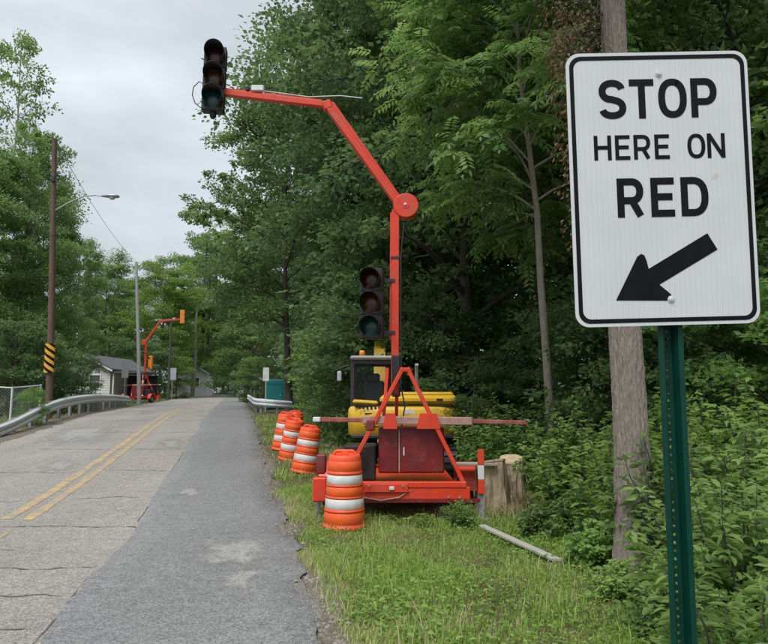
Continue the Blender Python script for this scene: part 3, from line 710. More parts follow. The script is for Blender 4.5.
# ------------------------------------------------------------------ traffic drums
def make_drum():
    t = empty('traffic_drum', (0, 0, 0))
    H = 1.0; r = lambda z: .285 - .065 * z / H
    prof = [(.0, .0), (.295, .0), (.298, .03), (.285, .045)]
    zs = [.05, .22, .225, .245, .25, .40, .405, .415, .42, .555, .56, .57, .575, .71, .715, .735, .74, .90]
    for i, z in enumerate(zs):
        prof.append((r(z) + (.008 if (i // 2) % 2 == 1 and i > 0 else 0), z))
    prof += [(.222, .93), (.21, .955), (.19, .965), (.17, .945), (0, .945)]
    b = MB(); b.lathe(prof, 40); body = b.obj('drum_body', M['orange'], t)
    for z0, z1, mm in ((.265, .39, 'white_sheet'), (.43, .545, 'orange_sheet'), (.585, .70, 'white_sheet'), (.755, .88, 'orange_sheet'), (.07, .21, 'orange_sheet')):
        s = MB(); s.lathe([(r(z0) + .001, z0), (r(z0) + .003, z0 + .002), (r(z1) + .003, z1 - .002), (r(z1) + .001, z1)], 40); s.obj('reflective_band', M[mm], t)
    h = MB(); h.tube([(-.15, 0, .94), (-.14, 0, .985), (-.11, 0, 1.005), (.11, 0, 1.005), (.14, 0, .985), (.15, 0, .94)], .022, 8); h.box((0, 0, .965), (.10, .05, .06), bev=.01); h.obj('handle', M['orange'], t)
    return t
d0 = make_drum()
dl = [(345, 8.92, 1.5, 0, 'nearest orange and white traffic drum standing in front of the red trailer'),
      (304, 14.1, 1.5, 8.5, 'leaning orange and white drum, second from the camera'),
      (290, 15.9, 3, 9, 'middle drum of the row, third from the camera'),
      (282, 17.6, 2, 7, 'drum nearest the road edge, fourth from the camera'),
      (294, 18.6, -2, 2, 'farthest drum, only its top showing behind the row')]
for i, (px, d, tx, ty, lab) in enumerate(dl):
    o = d0 if i == 0 else copy_tree(d0)
    x = PX(px, d, 440); o.location = (x, d, G(x, d) + .01); o.rotation_euler = (R_(tx), R_(ty), R_((0, 12, -14, 9, 20)[i])); o.scale = (.985, .985, 1.0)
    relabel(o, lab, 'traffic drums along the road edge', 'traffic drum')

# ------------------------------------------------------------------ excavator behind the trailer (seen from the rear)
def excavator():
    d = 14.0; x0 = PX(404, d); t = empty('excavator', (x0, d, G(x0, d)), 0, 'yellow compact excavator with black cab parked behind the red trailer', 'excavator'); t.scale = (.955, .955, .94)
    for sx in (-1, 1):
        tr = MB(); pts = []
        for q in range(-90, 91, 20): pts.append((1.35 + .33 * math.cos(R_(q)), .36 + .33 * math.sin(R_(q))))
        for q in range(90, 271, 20): pts.append((-1.0 + .33 * math.cos(R_(q)), .36 + .33 * math.sin(R_(q))))
        tr.prism(pts, sx * .62, sx * 1.05, 'X'); tk = tr.obj('track', M['rubber'], t)
        for q in range(22):
            pass
        sh = MB()
        for yy in np.arange(-1.0, 1.36, .14):
            sh.box((sx * .835, yy, .70), (.44, .05, .03)); sh.box((sx * .835, yy, .02), (.44, .05, .03))
        for q in range(100, 270, 24):
            sh.box((sx * .835, -1.0 + .345 * math.cos(R_(q)), .36 + .345 * math.sin(R_(q))), (.44, .03, .05), (R_(q), 0, 0))
        sh.obj('track_pads', M['blacksteel'], tk)
    m = MB(); m.box((0, .2, .52), (1.2, 1.4, .3), bev=.04); m.lathe([(0, .82), (.5, .82), (.5, .66), (0, .66)], 24); m.obj('undercarriage', M['blacksteel'], t)
    # counterweight: rounded plan, tall on the right
    def plan(r, w, y0):
        return [(w * math.copysign(abs(math.cos(R_(a))) ** .55, math.cos(R_(a))), y0 - r * abs(math.sin(R_(a))) ** .7) for a in range(180, 361, 12)]
    cw = MB(); prev = None; lv = [(.86, .40, 1.16), (.92, .50, 1.24), (1.24, .56, 1.26), (1.46, .55, 1.25), (1.52, .51, 1.21), (1.54, .44, 1.14)]
    vs, fs = [], []
    for z, r, w in lv:
        vs += [(x, y, z) for x, y in plan(r, w, -.25)]
    k = len(plan(1, 1, 0))
    for i in range(len(lv) - 1):
        fs += [(i * k + j, i * k + j + 1, (i + 1) * k + j + 1, (i + 1) * k + j) for j in range(k - 1)]
    fs += [tuple(range(k))[::-1], tuple(range((len(lv) - 1) * k, len(lv) * k)), tuple([i * k for i in range(len(lv))] + [i * k + k - 1 for i in range(len(lv) - 1, -1, -1)])]
    cw.add(vs, fs, True); cwo = cw.obj('counterweight', M['yellow'], t)
    g = MB()
    for q in range(5): g.box((-.62, -.76, 1.38 - q * .07), (.5, .03, .022))
    g.obj('vent_louvre', M['blacksteel'], cwo)
    dk = MB(); dk.box((.10, -.80, 1.42), (.22, .012, .09)); dk.obj('decal', M['white_sheet'], cwo)
    e = MB(); e.box((.62, .45, 1.42), (1.05, 1.4, .72), bev=.09); e.box((.62, .1, 1.80), (.85, .7, .1), bev=.045); e.obj('engine_cover', M['yellow'], t)
    e = MB(); e.box((.30, -.36, 1.68), (1.70, .66, .20), bev=.07); e.box((.42, -.34, 1.80), (1.3, .56, .10), bev=.045); hd_ = e.obj('hood', M['yellow'], t)
    e = MB(); e.box((0, -.42, 1.555), (2.2, .62, .03)); e.obj('hood_seam', M['blacksteel'], t)
    e = MB(); e.box((-.86, -.40, 1.62), (.56, .5, .10), (0, R_(4), 0), .04); e.obj('side_cover', M['yellow'], t)
    e = MB(); e.box((.75, -.71, 1.68), (.14, .02, .05), bev=.008); e.obj('hood_latch', M['black'], hd_)
    for q in range(7):
        lt = MB(); lt.box((-.98 + q * .085, -.775, 1.50), (.05, .01, .05)); lt.obj('lettering', M['blacksteel'], cwo)
    gl_ = MB(); gl_.box((-.68, -.12, 2.08), (.86, .008, .82)); gl_.obj('rear_window', M['paneglass'], t)
    gl_ = MB(); gl_.box((-1.19, .30, 1.85), (.008, .8, 1.3)); gl_.obj('side_window', M['paneglass'], t)
    fl = MB(); fl.box((0, .35, .88), (2.3, 2.3, .10), bev=.03); fl.obj('deck', M['blacksteel'], t)
    # cab
    cx, cw_, y0, y1, z0, z1 = -.68, 1.06, -.22, 1.35, .93, 2.60
    c = MB()
    for sx in (-1, 1):
        xx = cx + sx * (cw_ / 2 - .045)
        c.bar((xx, y0 + .05, z0), (xx, y0 + .12, z1), .09, .10, .012); c.bar((xx, y1, z0), (xx, y1 - .28, z1), .08, .09, .012)
        c.bar((xx, y0 + .1, z1 - .04), (xx, y1 - .28, z1 - .04), .08, .09, .012); c.bar((xx, y0, z0 + .04), (xx, y1, z0 + .04), .08, .09, .012)
        c.bar((xx, y0 + .55, z0), (xx, y0 + .55, z1), .06, .06, .01)
    c.bar((cx - cw_ / 2 + .05, y0 + .1, z1 - .05), (cx + cw_ / 2 - .05, y0 + .1, z1 - .05), .08, .10); c.bar((cx - cw_ / 2 + .05, y0 + .06, 1.62), (cx + cw_ / 2 - .05, y0 + .06, 1.62), .06, .09)
    c.bar((cx - cw_ / 2 + .05, y1 - .28, z1 - .05), (cx + cw_ / 2 - .05, y1 - .28, z1 - .05), .08, .10)
    c.box((cx, y0 + .06, 1.27), (cw_ - .12, .04, .66))
    cab = c.obj('cab', M['blacksteel'], t)
    rf = MB(); rf.box((cx, .5, z1 + .04), (cw_ + .02, 1.5, .09), bev=.035); rf.obj('cab_roof', M['galv_dull'], cab)
    se = MB(); se.box((cx, .55, 1.35), (.5, .5, .16), bev=.05); se.box((cx, .32, 1.75), (.48, .14, .75), (R_(-8), 0, 0), .05); se.box((cx, .33, 2.2), (.26, .1, .2), bev=.04); se.obj('seat', M['black'], cab)
    be = MB(); be.lathe([(0, .13), (.05, .125), (.065, .09), (.07, 0), (.0, 0)], 16, 'Z', (-.95, -.1, z1 + .085)); be.obj('beacon', M['amber'], cab)
    mi = MB(); mi.box((-1.47, -.05, 2.22), (.10, .05, .23), bev=.02); mio = mi.obj('mirror', M['signback'], t)
    ma = MB(); ma.tube([(-1.2, .1, 2.5), (-1.44, -.02, 2.42), (-1.46, -.03, 2.3)], .013, 6); ma.obj('mirror_arm', M['blacksteel'], mio)
    ex = MB(); ex.tube([(.30, .2, 1.8), (.30, .2, 2.42), (.30, .12, 2.5)], .045, 10); ex.obj('exhaust', M['galv_dull'], t)
    # boom folded in front
    bo = MB(); prof = [(1.55, 1.1), (1.85, 2.2), (2.4, 3.05), (3.1, 3.32), (3.9, 2.8), (4.5, 1.8), (4.3, 1.65), (3.7, 2.45), (3.0, 2.85), (2.55, 2.65), (2.15, 1.9), (1.85, 1.0)]
    bo.prism(prof, -.72, -.42, 'X'); bmo = bo.obj('boom', M['yellow'], t)
    st = MB(); st.bar((-.57, 4.4, 1.95), (-.57, 3.6, .4), .2, .28, .02); st.obj('stick', M['yellow'], bmo)
    bk = MB(); bk.prism([(3.2, .45), (3.9, .5), (3.95, .1), (3.5, .0), (3.1, .15)], -.92, -.22, 'X'); bk.obj('bucket', M['blacksteel'], bmo)
    cy = MB(); cy.tube([(-.57, 2.1, 1.2), (-.57, 2.95, 2.5)], .06, 10); cy.obj('hydraulic_ram', M['galv'], bmo)
    return t
excavator()

# ------------------------------------------------------------------ guardrails
def w_beam(path, h=.31):
    """sweep a W profile along path (top edge points); returns mesh builder"""
    k_ = h / .31; prof = [(a_ * 1.2, b_ * k_) for a_, b_ in ((.0, 0), (.015, -.02), (.075, -.055), (.075, -.10), (.01, -.145), (.01, -.165), (.075, -.21), (.075, -.255), (.015, -.29), (0, -.31))]
    pts = [Vector(p) for p in path]; vs = []; n = len(pts); k = len(prof)
    for i, p in enumerate(pts):
        t = (pts[min(i + 1, n - 1)] - pts[max(i - 1, 0)]); t.z = 0; t.normalize(); nrm = Vector((t.y, -t.x, 0))
        vs += [p + nrm * a + Vector((0, 0, b)) for a, b in prof]
    mb = MB(); mb.add(vs, [(i * k + j, i * k + j + 1, (i + 1) * k + j + 1, (i + 1) * k + j) for i in range(n - 1) for j in range(k - 1)], False)
    return mb, pts
def guardrail(path, label, post_every=1.9, start_post=1, h=.31):
    fine = []
    cum = [0]
    for i in range(1, len(path)): cum.append(cum[-1] + (Vector(path[i]) - Vector(path[i - 1])).length)
    ss = np.linspace(0, cum[-1], int(cum[-1] / .4) + 2); A = np.array(path)
    co = [np.interp(ss, cum, A[:, i]) for i in range(3)]
    for i in range(3): co[i] = np.convolve(np.pad(co[i], 3, mode='edge'), np.ones(7) / 7, 'valid')
    fine = list(zip(*co)); mid = fine[len(fine) // 2]
    root = empty('guardrail', (0, 0, 0), 0, label, 'guardrail', 'steel guardrails at the bridge')
    mb, pts = w_beam(fine, h); me = mb.mesh('beam', M['galv'], fix=False); link('beam', me, None, root)
    s = start_post
    while s < cum[-1]:
        p = Vector([float(np.interp(s, ss, co[i])) for i in range(3)]); g = G(p.x, p.y)
        q = Vector([float(np.interp(s + .2, ss, co[i])) for i in range(3)]); tt = (q - p); tt.z = 0; tt.normalize(); nn = Vector((tt.y, -tt.x, 0))
        if p.z - g > .25:
            pm = MB(); c = p - nn * .12; pm.box((c.x, c.y, (p.z - .02 + g - .1) / 2), (.10, .15, p.z - g + .06)); c2 = p - nn * .03; pm.box((c2.x, c2.y, p.z - .15), (.09, .09, .28), (0, 0, math.atan2(tt.y, tt.x)))
            pm.obj('post', M['galv_dull'], root)
        s += post_every
    return root
rl = [(17.2, .34), (18.6, .66), (19.8, .88), (22, 1.14), (24, 1.46), (26.5, 1.74), (30, 1.93), (34.5, 2.04), (39, 2.03), (44.5, 1.97)]
rl = [(xc(d) - 4.35 - (.9 * (20 - d) / 3 if d < 20 else 0), d, z) for d, z in rl]
guardrail(rl, 'long galvanised guardrail rising along the left side onto the bridge', h=.44)
rr_ = [(xc(d) + 4.0, d, float(zr(d)) + .68) for d in (52, 46, 40, 36, 34)]
for a in range(0, 181, 20):
    cx_, cy_ = xc(33) + 4.0 + 1.0, 33.0
    x = cx_ - 1.0 * math.cos(R_(a)); y = cy_ - 1.3 * math.sin(R_(a)); rr_.append((x, y, float(zr(33)) + .70 - .001 * a))
rr_ = [(x, y, z) for x, y, z in rr_][::-1]
rr_ = rr_[::-1]
guardrail(rr_, 'short galvanised guardrail with curved end behind the drums on the right', 1.6, h=.36)
# concrete bridge parapet balusters behind left rail
pr = empty('bridge_parapet', (0, 0, 0), 0, 'pale concrete bridge parapet with upright balusters behind left guardrail', 'parapet')
for d in np.arange(33, 46, .62):
    x = xc(d) - 4.95; z = G(x, d); m = MB(); m.box((x, d, z + .27), (.16, .22, .66), bev=.01); m.obj('baluster', M['concrete'], pr)
m = MB(); a, b = 32.6, 46.2; m.bar((xc(a) - 4.95, a, float(zr(a)) + .62), (xc(b) - 4.95, b, float(zr(b)) + .62), .24, .12, .015); m.obj('coping', M['concrete'], pr)

# ------------------------------------------------------------------ poles, lamps, signs
def pole(px, d, ytop, r0, r1, m, label, lean=0.0, name='utility_pole'):
    x = PX(px, d); g = G(x, d); zt = PZ(ytop, d)
    t = empty(name, (x, d, g), 0, label, 'pole', 'poles along the road')
    mb = MB(); mb.tube([(0, 0, -.4), (lean * .3, 0, (zt - g) * .35), (lean * .7, 0, (zt - g) * .7), (lean, 0, zt - g)], [r0, r0 * .7 + r1 * .3, r0 * .35 + r1 * .65, r1], 12); mb.obj('shaft', m, t)
    return t, x, g, zt
UD = 27.0
up, ux, ug, uz = pole(50, UD, 139, .145, .105, M['wood_pole'], 'brown wooden utility pole with street lamp arm and striped marker', -.52)
cp = MB(); cp.lathe([(0, .14), (.03, .14), (.03, 0), (.105, 0)], 8, 'Z', (-.52, 0, uz - ug)); cp.obj('insulator', M['pale_pole'], up)
# lamp arm
sh = Vector((-.34, 0, PZ(211, UD) - ug)); tip = P(103, 196, UD) - Vector((ux, UD, ug))
ar = MB(); ar.tube([sh, sh.lerp(tip, .3) + Vector((0, 0, .18)), sh.lerp(tip, .6) + Vector((0, 0, .26)), sh.lerp(tip, .85) + Vector((0, 0, .14)), tip], .032, 8); la = ar.obj('lamp_arm', M['lampgrey'], up)
hd = MB(); hv = []
for i, (s, w, h) in enumerate(((0, .05, .05), (.12, .10, .07), (.35, .16, .10), (.6, .17, .10), (.74, .10, .05))):
    for k in range(10):
        a = 2 * math.pi * k / 10; hv.append(tip + Vector((s - .05, w * math.cos(a), h * math.sin(a) * (1 if math.sin(a) > 0 else .7) - .03 * s)))
hd.add(hv, [(i * 10 + k, i * 10 + (k + 1) % 10, (i + 1) * 10 + (k + 1) % 10, (i + 1) * 10 + k) for i in range(4) for k in range(10)] + [tuple(range(10)), tuple(range(40, 50))], True)
lh = hd.obj('lamp_head', M['lampgrey'], la)
ln = MB(); ln.lathe([(.13, 0), (.11, -.06), (.05, -.10), (0, -.105)], 14, 'Z', tip + Vector((.40, 0, -.06))); ln.obj('lamp_lens', M['white_sheet'], lh)
bx = MB(); bx.box((-.40, -.14, PZ(180, UD) - ug), (.14, .1, .22)); bx.obj('bracket', M['blacksteel'], up)
# striped object marker bent round the pole
mk = MB(); zb, zt2 = PZ(372.5, UD - .2) - ug, PZ(343.5, UD - .2) - ug; rad = .26; n = 10
def mkp(u, v, off=0):  # u -1..1 across, v 0..1 up
    a = u * .95; return (-.08 + (rad + off) * math.sin(a), -.02 - (rad + off) * math.cos(a) + .06, zb + (zt2 - zb) * v)
vs = [mkp(-1 + 2 * i / n, v) for v in (0, 1) for i in range(n + 1)]
mk.add(vs, [(i, i + 1, n + 2 + i, n + 1 + i) for i in range(n)]); vs2 = [mkp(-1 + 2 * i / n, v, -.004) for v in (0, 1) for i in range(n + 1)]
mk.add(vs2, [(i, n + 1 + i, n + 2 + i, i + 1) for i in range(n)])
mko = link('object_marker', mk.mesh('object_marker', M['marker_yellow'], fix=False), None, up, label='yellow and black striped marker wrapped round the pole')
for s in range(5):
    sm = MB(); v0 = .08 + s * .24; vv = []
    for i in range(n + 1):
        u = -1 + 2 * i / n
        for dv in (-.055, .055): vv.append(mkp(u, min(1, max(0, v0 - u * .14 + dv)), .004))
    sm.add(vv, [(2 * i, 2 * i + 2, 2 * i + 3, 2 * i + 1) for i in range(n)]); link('stripe', sm.mesh('stripe', M['ink'], fix=False), None, mko)
p2, x2, g2, z2 = pole(139.5, 49.5, 262, .15, .10, M['pale_pole'], 'pale slender utility pole standing left of the far signal trailer', -.75)
p3, x3, g3, z3 = pole(228, 112, 360, .16, .11, M['pale_pole'], 'small far pole at the end of the road', 0)
p4, x4, g4, z4 = pole(168, 66, 322, .13, .10, M['bark_dark'], 'dark pole behind the far signal trailer', 0)
def wire(a, b, sag, label):
    a, b = Vector(a), Vector(b); pts = [a.lerp(b, i / 16) - Vector((0, 0, sag * 4 * (i / 16) * (1 - i / 16))) for i in range(17)]
    mb = MB(); mb.tube(pts, .012, 4, False); mb.obj('overhead_wire', M['wire'], label=label, cat='wire', group='overhead wires')
wire((ux - .52, UD, uz), (x2 - .75, 49.5, z2), .5, 'thin wire sloping from wooden pole top down to pale pole')
wire((ux - .52, UD, uz), (PX(-60, 16), 16, PZ(70, 16)), .2, 'thin wire running from wooden pole top out of the upper left')
wire((ux - .3, UD, PZ(235, UD)), (PX(-40, 20), 20, PZ(215, 20)), .3, 'lower thin wire left of the wooden pole against trees')

def small_sign(px, d, y0, y1, wpx, ybase, label, m='signback', lean=0):
    x = PX(px, d); g = G(x, d); t = empty('traffic_sign', (x, d, g), 0, label, 'sign', 'distant traffic signs')
    k = d / FPX; z0, z1 = PZ(y1, d) - g, PZ(y0, d) - g
    pm = MB(); pm.prism(rrect(wpx * k, z1 - z0, .05), -.003, .003); pl = pm.obj('sign_panel', M[m], t, loc=(0, -.03, (z0 + z1) / 2))
    po = MB(); po.box((0, .01, z1 / 2 - .1), (.07, .05, z1 + .15)); po.obj('post', M['galv_dull'], t); return t
small_sign(124, 46, 361.5, 378, 6.8, 400, 'grey back of tall sign at the left guardrail end')
small_sign(171.5, 68, 368, 380, 7.5, 398, 'grey sign back on dark post right of the far trailer')
small_sign(265.5, 34, 367.5, 381, 6.0, 403, 'narrow pale sign beside the teal portable toilet', 'white_sheet')

# chain link fence
def chain_fence():
    t = empty('chain_link_fence', (PX(10, 26), 26, G(PX(10, 26), 26)), 0, 'grey chain link fence at the left edge behind the guardrail', 'fence')
    o = Vector(t.location); pp = [P(-42, 385, 24.5), P(12.5, 388, 25.0), P(41, 385.5, 27.5)]; base = [Vector((p.x, p.y, G(p.x, p.y))) for p in pp]
    for b, p in zip(base, pp):
        mb = MB(); mb.tube([b - o - Vector((0, 0, .2)), p - o + Vector((0, 0, .05))], .045, 8); mb.obj('post', M['galv'], t)
    for i in range(2):
        mb = MB(); mb.tube([pp[i] - o, pp[i + 1] - o], .03, 8); mb.obj('top_rail', M['galv'], t)
        mb = MB(); a0, a1, b0, b1 = base[i] - o, base[i + 1] - o, pp[i] - o, pp[i + 1] - o; L = (a1 - a0).length; H = (b0 - a0).length; n = int(L / .11); k = H / L
        for j in range(-int(n * k) - 1, n + 1):
            for sg in (0, 1):
                s0, s1 = j / n, j / n + k
                v0, v1 = 0., 1.
                if s0 < 0: v0 = -s0 / k; s0 = 0
                if s1 > 1: v1 = (1 - j / n) / k; s1 = 1
                if v1 <= v0: continue
                if sg: s0, s1 = 1 - s0, 1 - s1
                f = lambda s, v: a0.lerp(a1, s).lerp(b0.lerp(b1, s), v)
                mb.tube([f(s0, v0), f(s1, v1)], .004, 3, False, False)
        link('chain_mesh', mb.mesh('chain_mesh', M['galv_dull'], fix=False), None, t)
chain_fence()

# portable toilet
def toilet():
    d = 38.5; x = PX(275.5, d); g = G(x, d); t = empty('portable_toilet', (x, d, g), R_(10), 'teal portable toilet with domed roof beyond the drums', 'portable toilet'); t.scale = (1.0, 1.0, .82)
    m = MB(); m.box((0, 0, .95), (1.1, 1.1, 1.8), bev=.04); b = m.obj('cabin', M['teal'], t)
    m = MB(); vs = []; 
    for r, z in ((.58, 1.83), (.57, 1.95), (.50, 2.07), (.36, 2.15), (.15, 2.19)):
        for sx, sy in ((-1, -1), (0, -1.0), (1, -1), (1.0, 0), (1, 1), (0, 1.0), (-1, 1), (-1.0, 0)): vs.append((sx * r, sy * r, z))
    m.add(vs, [(i * 8 + k, i * 8 + (k + 1) % 8, (i + 1) * 8 + (k + 1) % 8, (i + 1) * 8 + k) for i in range(4) for k in range(8)] + [tuple(range(32, 40)), tuple(range(8))], False); m.obj('roof', M['teal'], t)
    m = MB(); m.box((0, -.56, .95), (.75, .03, 1.65), bev=.01); dr = m.obj('door', M['teal'], t)
    m = MB(); m.box((.28, -.585, 1.0), (.05, .03, .14)); m.obj('door_handle', M['galv'], dr)
    m = MB(); m.tube([(-.4, .4, 1.9), (-.4, .4, 2.45)], .05, 8); m.obj('vent_pipe', M['galv_dull'], t)
toilet()

# ------------------------------------------------------------------ houses on the left
def house(px, d, w, dep, hw, hr, rz, label, porch=True, ground_dz=0):
    x = PX(px, d); g = G(x, d); t = empty('house', (x, d, g + ground_dz), rz, label, 'house', 'white houses behind the left trees')
    wl_ = MB(); wl_.prism([(-w / 2, -.3), (w / 2, -.3), (w / 2, hw), (0, hw + hr), (-w / 2, hw)], 0, dep); wo = wl_.obj('wall', M['siding'], t)
    nb = int(hw / .22)
    for i in range(nb):
        sb = MB(); sb.prism([(0, 0), (-.02, 0), (0, .21)], -w / 2, w / 2, 'X'); o = link('siding_board', bpy.data.meshes.get('siding_board_%d' % int(w * 100)) or sb.mesh('siding_board_%d' % int(w * 100), M['siding']), None, wo, loc=(0, 0, i * .22)); 
    for sx in (-1, 1):
        rf = MB(); ov = .35; sl = hr / (w / 2)
        rf.prism([(0, hw + hr + .02), (sx * (w / 2 + ov), hw - ov * sl + .02), (sx * (w / 2 + ov), hw - ov * sl + .14), (0, hw + hr + .16)], -.4, dep + .4); rf.obj('roof', M['roofing'], t)
        fr = MB(); fr.prism([(0, hw + hr - .14), (sx * (w / 2 + ov), hw - ov * sl - .14), (sx * (w / 2 + ov), hw - ov * sl + .015), (0, hw + hr + .015)], -.43, -.38); fr.obj('fascia', M['trim'], t)
    for wx, wz in ((-w * .25, hw * .55), (w * .2, hw * .55)):
        f = MB(); f.box((wx, -.045, wz), (1.1, .05, 1.35)); fo = f.obj('window', M['trim'], t); f = MB(); f.box((wx, -.075, wz + .3), (.9, .012, .54)); f.obj('pane', M['win'], fo)
        f = MB(); f.box((wx, -.075, wz - .3), (.9, .012, .54)); f.obj('pane', M['win'], fo)
    if porch:
        c = MB(); c.box((w / 2 + 1.6, 1.6, hw - .35), (3.2, 3.6, .16)); co = c.obj('carport_roof', M['roofing'], t)
        for cx in (w / 2 + .3, w / 2 + 3.0):
            c = MB(); c.box((cx, 0, (hw - .43) / 2), (.12, .12, hw - .43)); c.obj('carport_post', M['trim'], t)
        c = MB(); c.box((w / 2 + 1.5, 3.2, (hw - .5) / 2), (2.9, .1, hw - .5)); c.obj('carport_shade_wall', M['darkvoid'], t)  # dark sheet across the back, carport shade put into its colour
    return t
house(84, 57, 4.6, 8, 2.6, 1.15, R_(-4), 'white sided house with gable and dark carport behind left trees', True, .35)
house(187, 88, 5.2, 9, 3.0, 1.6, R_(10), 'white house beyond the far trailer, mostly behind trees', False, .3)

# ------------------------------------------------------------------ stump, boards
def stump(px, d, r, h, seed, label):
    x = PX(px, d, 480); g = G(x, d); t = empty('tree_stump', (x, d, g), 0, label, 'stump', 'cut stumps beside the trailer')
    rnd = random.Random(seed); n = 26; m = MB(); vs = []; lev = 6
    prof = [1 + .12 * rnd.uniform(-1, 1) for _ in range(n)]
    for i in range(lev):
        f = i / (lev - 1)
        for k in range(n):
            a = 2 * math.pi * k / n; rr = r * (prof[k] + rnd.gauss(0, .05)) * (1.35 - .42 * f ** .5)
            vs.append((rr * math.cos(a), rr * math.sin(a), -.1 + (h + .1) * f + (.05 * math.cos(a + seed) if i == lev - 1 else 0)))
    m.add(vs, [(i * n + k, i * n + (k + 1) % n, (i + 1) * n + (k + 1) % n, (i + 1) * n + k) for i in range(lev - 1) for k in range(n)], False)
    m.obj('bark', M['wood_split'], t)
    tp = MB(); tp.add([(vs[(lev - 1) * n + k][0] * 1.05, vs[(lev - 1) * n + k][1] * 1.05, vs[(lev - 1) * n + k][2] + .004) for k in range(n)] + [(vs[(lev - 1) * n + k][0] * 1.05, vs[(lev - 1) * n + k][1] * 1.05, vs[(lev - 1) * n + k][2] + .035) for k in range(n)],
                      [tuple(range(n)), tuple(range(n, 2 * n))] + [(k, (k + 1) % n, n + (k + 1) % n, n + k) for k in range(n)]); tp.obj('cut_face', M['wood_cut'], t)
    # torn fibres hanging on the side
    fb = MB()
    for q in range(40):
        a = rnd.uniform(0, 6.28); z = rnd.uniform(.1, h); rr = r * 1.18 * (1.25 - .3 * z / h); L = rnd.uniform(.12, .35)
        p = Vector((rr * math.cos(a), rr * math.sin(a), z)); e = p + Vector((math.cos(a) * rnd.uniform(.01, .06), math.sin(a) * rnd.uniform(.01, .06), -L)); fb.tube([p, e], [.012, .004], 4, True, False)
    fb.obj('splinters', M['wood_split'], t, kind='stuff')
stump(492, 10.35, .23, .70, 1, 'ragged cut stump with pale top just right of the trailer')
stump(511, 10.75, .20, .68, 5, 'smaller cut stump with pale tilted top nearest the bushes')
def board(a, b, w, h, m, label, name='board'):
    c = (Vector(a) + Vector(b)) / 2; mb = MB(); mb.bar(Vector(a) - c, Vector(b) - c, w, h, .006); return mb.obj(name, m, loc=c, label=label, cat='board')
a, b = P(482, 530, 8.6), P(558, 568, 6.9); a.z = G(a.x, a.y) + .09; b.z = G(b.x, b.y) + .07
board(a, b, .09, .035, M['plank'], 'long pale weathered board lying in the grass')
a, b = P(452, 466, 10.2), P(496, 466, 10.2); zt = .72 + G(a.x, 10.2); a.z = b.z = zt + .04
board(a, b, .28, .035, M['plank'], 'short pale board resting across the stump top behind striped post')
# mulch pale chips under the trailer

# ================================================================== vegetation
def norm(a): return a / (np.linalg.norm(a, axis=-1, keepdims=True) + 1e-9)
def leaf_quads(C, D, N, L, W, fold=False):
    """kite leaves: centre base C, direction D, normal N -> verts, faces"""
    S = norm(np.cross(D, N)); n = len(C); L = L[:, None]; W = W[:, None]; N2 = norm(np.cross(S, D))
    if not fold:
        V = np.stack([C, C + D * L * .42 + S * W * .5, C + D * L - N2 * L * .12, C + D * L * .42 - S * W * .5], 1).reshape(-1, 3)
        return V, (np.arange(n)[:, None] * 4 + np.arange(4)[None])
    mid0, tip = C, C + D * L - N2 * L * .18
    a1 = C + D * L * .30 + S * W * .48 + N2 * W * .14; a2 = C + D * L * .68 + S * W * .36 + N2 * W * .04
    b1 = C + D * L * .30 - S * W * .48 + N2 * W * .14; b2 = C + D * L * .68 - S * W * .36 + N2 * W * .04
    V = np.stack([mid0, a1, a2, tip, b2, b1], 1).reshape(-1, 3); o = np.arange(n)[:, None] * 6
    F = np.concatenate([o + np.array([0, 1, 2, 3]), o + np.array([0, 3, 4, 5])], 1).reshape(-1, 4)
    return V, F
def tubes_np(segs, n=5):
    """segs: list of (pts array (k,3), radii array) -> V, F"""
    Vs, Fs, off = [], [], 0; ang = 2 * np.pi * np.arange(n) / n
    for pts, rad in segs:
        k = len(pts); T = np.gradient(pts, axis=0); T = norm(T); ref = np.array([0.31, .17, .93]) if abs(T[0, 2]) < .8 else np.array([1., .1, 0])
        X = norm(np.cross(T, ref)); Yv = np.cross(T, X)
        V = pts[:, None] + (X[:, None] * np.cos(ang)[None, :, None] + Yv[:, None] * np.sin(ang)[None, :, None]) * np.asarray(rad)[:, None, None]
        I = off + np.arange(k * n).reshape(k, n); J = np.roll(I, -1, 1)
        Fs.append(np.stack([I[:-1], J[:-1], J[1:], I[1:]], -1).reshape(-1, 4)); Vs.append(V.reshape(-1, 3)); off += k * n
    return np.concatenate(Vs), np.concatenate(Fs)
def spray_leaves(rg, SC, SD, SR, per, leaf, width, flat=.62, droop=.12, fold=False, st=None):
    n = len(SC) * per; idx = np.repeat(np.arange(len(SC)), per)
    off = rg.normal(0, 1, (n, 3)); off = off / np.linalg.norm(off, axis=1, keepdims=True) * (rg.random((n, 1)) ** .45); off[:, 2] *= flat
    C = SC[idx] + off * SR[idx][:, None] + SD[idx] * (rg.random((n, 1)) - .3) * SR[idx][:, None] * .5
    D = norm(off * np.array([1, 1, .5]) + SD[idx] * .5 + rg.normal(0, .35, (n, 3)) - np.array([0, 0, droop]))
    N = norm(np.array([0, 0, .8]) + rg.normal(0, .55, (n, 3)) + off * .7)
    L = leaf * rg.uniform(.65, 1.25, n); W = L * width * rg.uniform(.8, 1.2, n)
    lim = rg.random(len(SC)) if st is None else st; tint = np.clip(.36 * lim[idx] + .34 * rg.random(len(SC))[idx] + .30 * rg.random(n), 0, 1)
    V, F = leaf_quads(C, D, N, L, W, fold)
    return V, F, (np.repeat(tint, 2) if fold else tint)
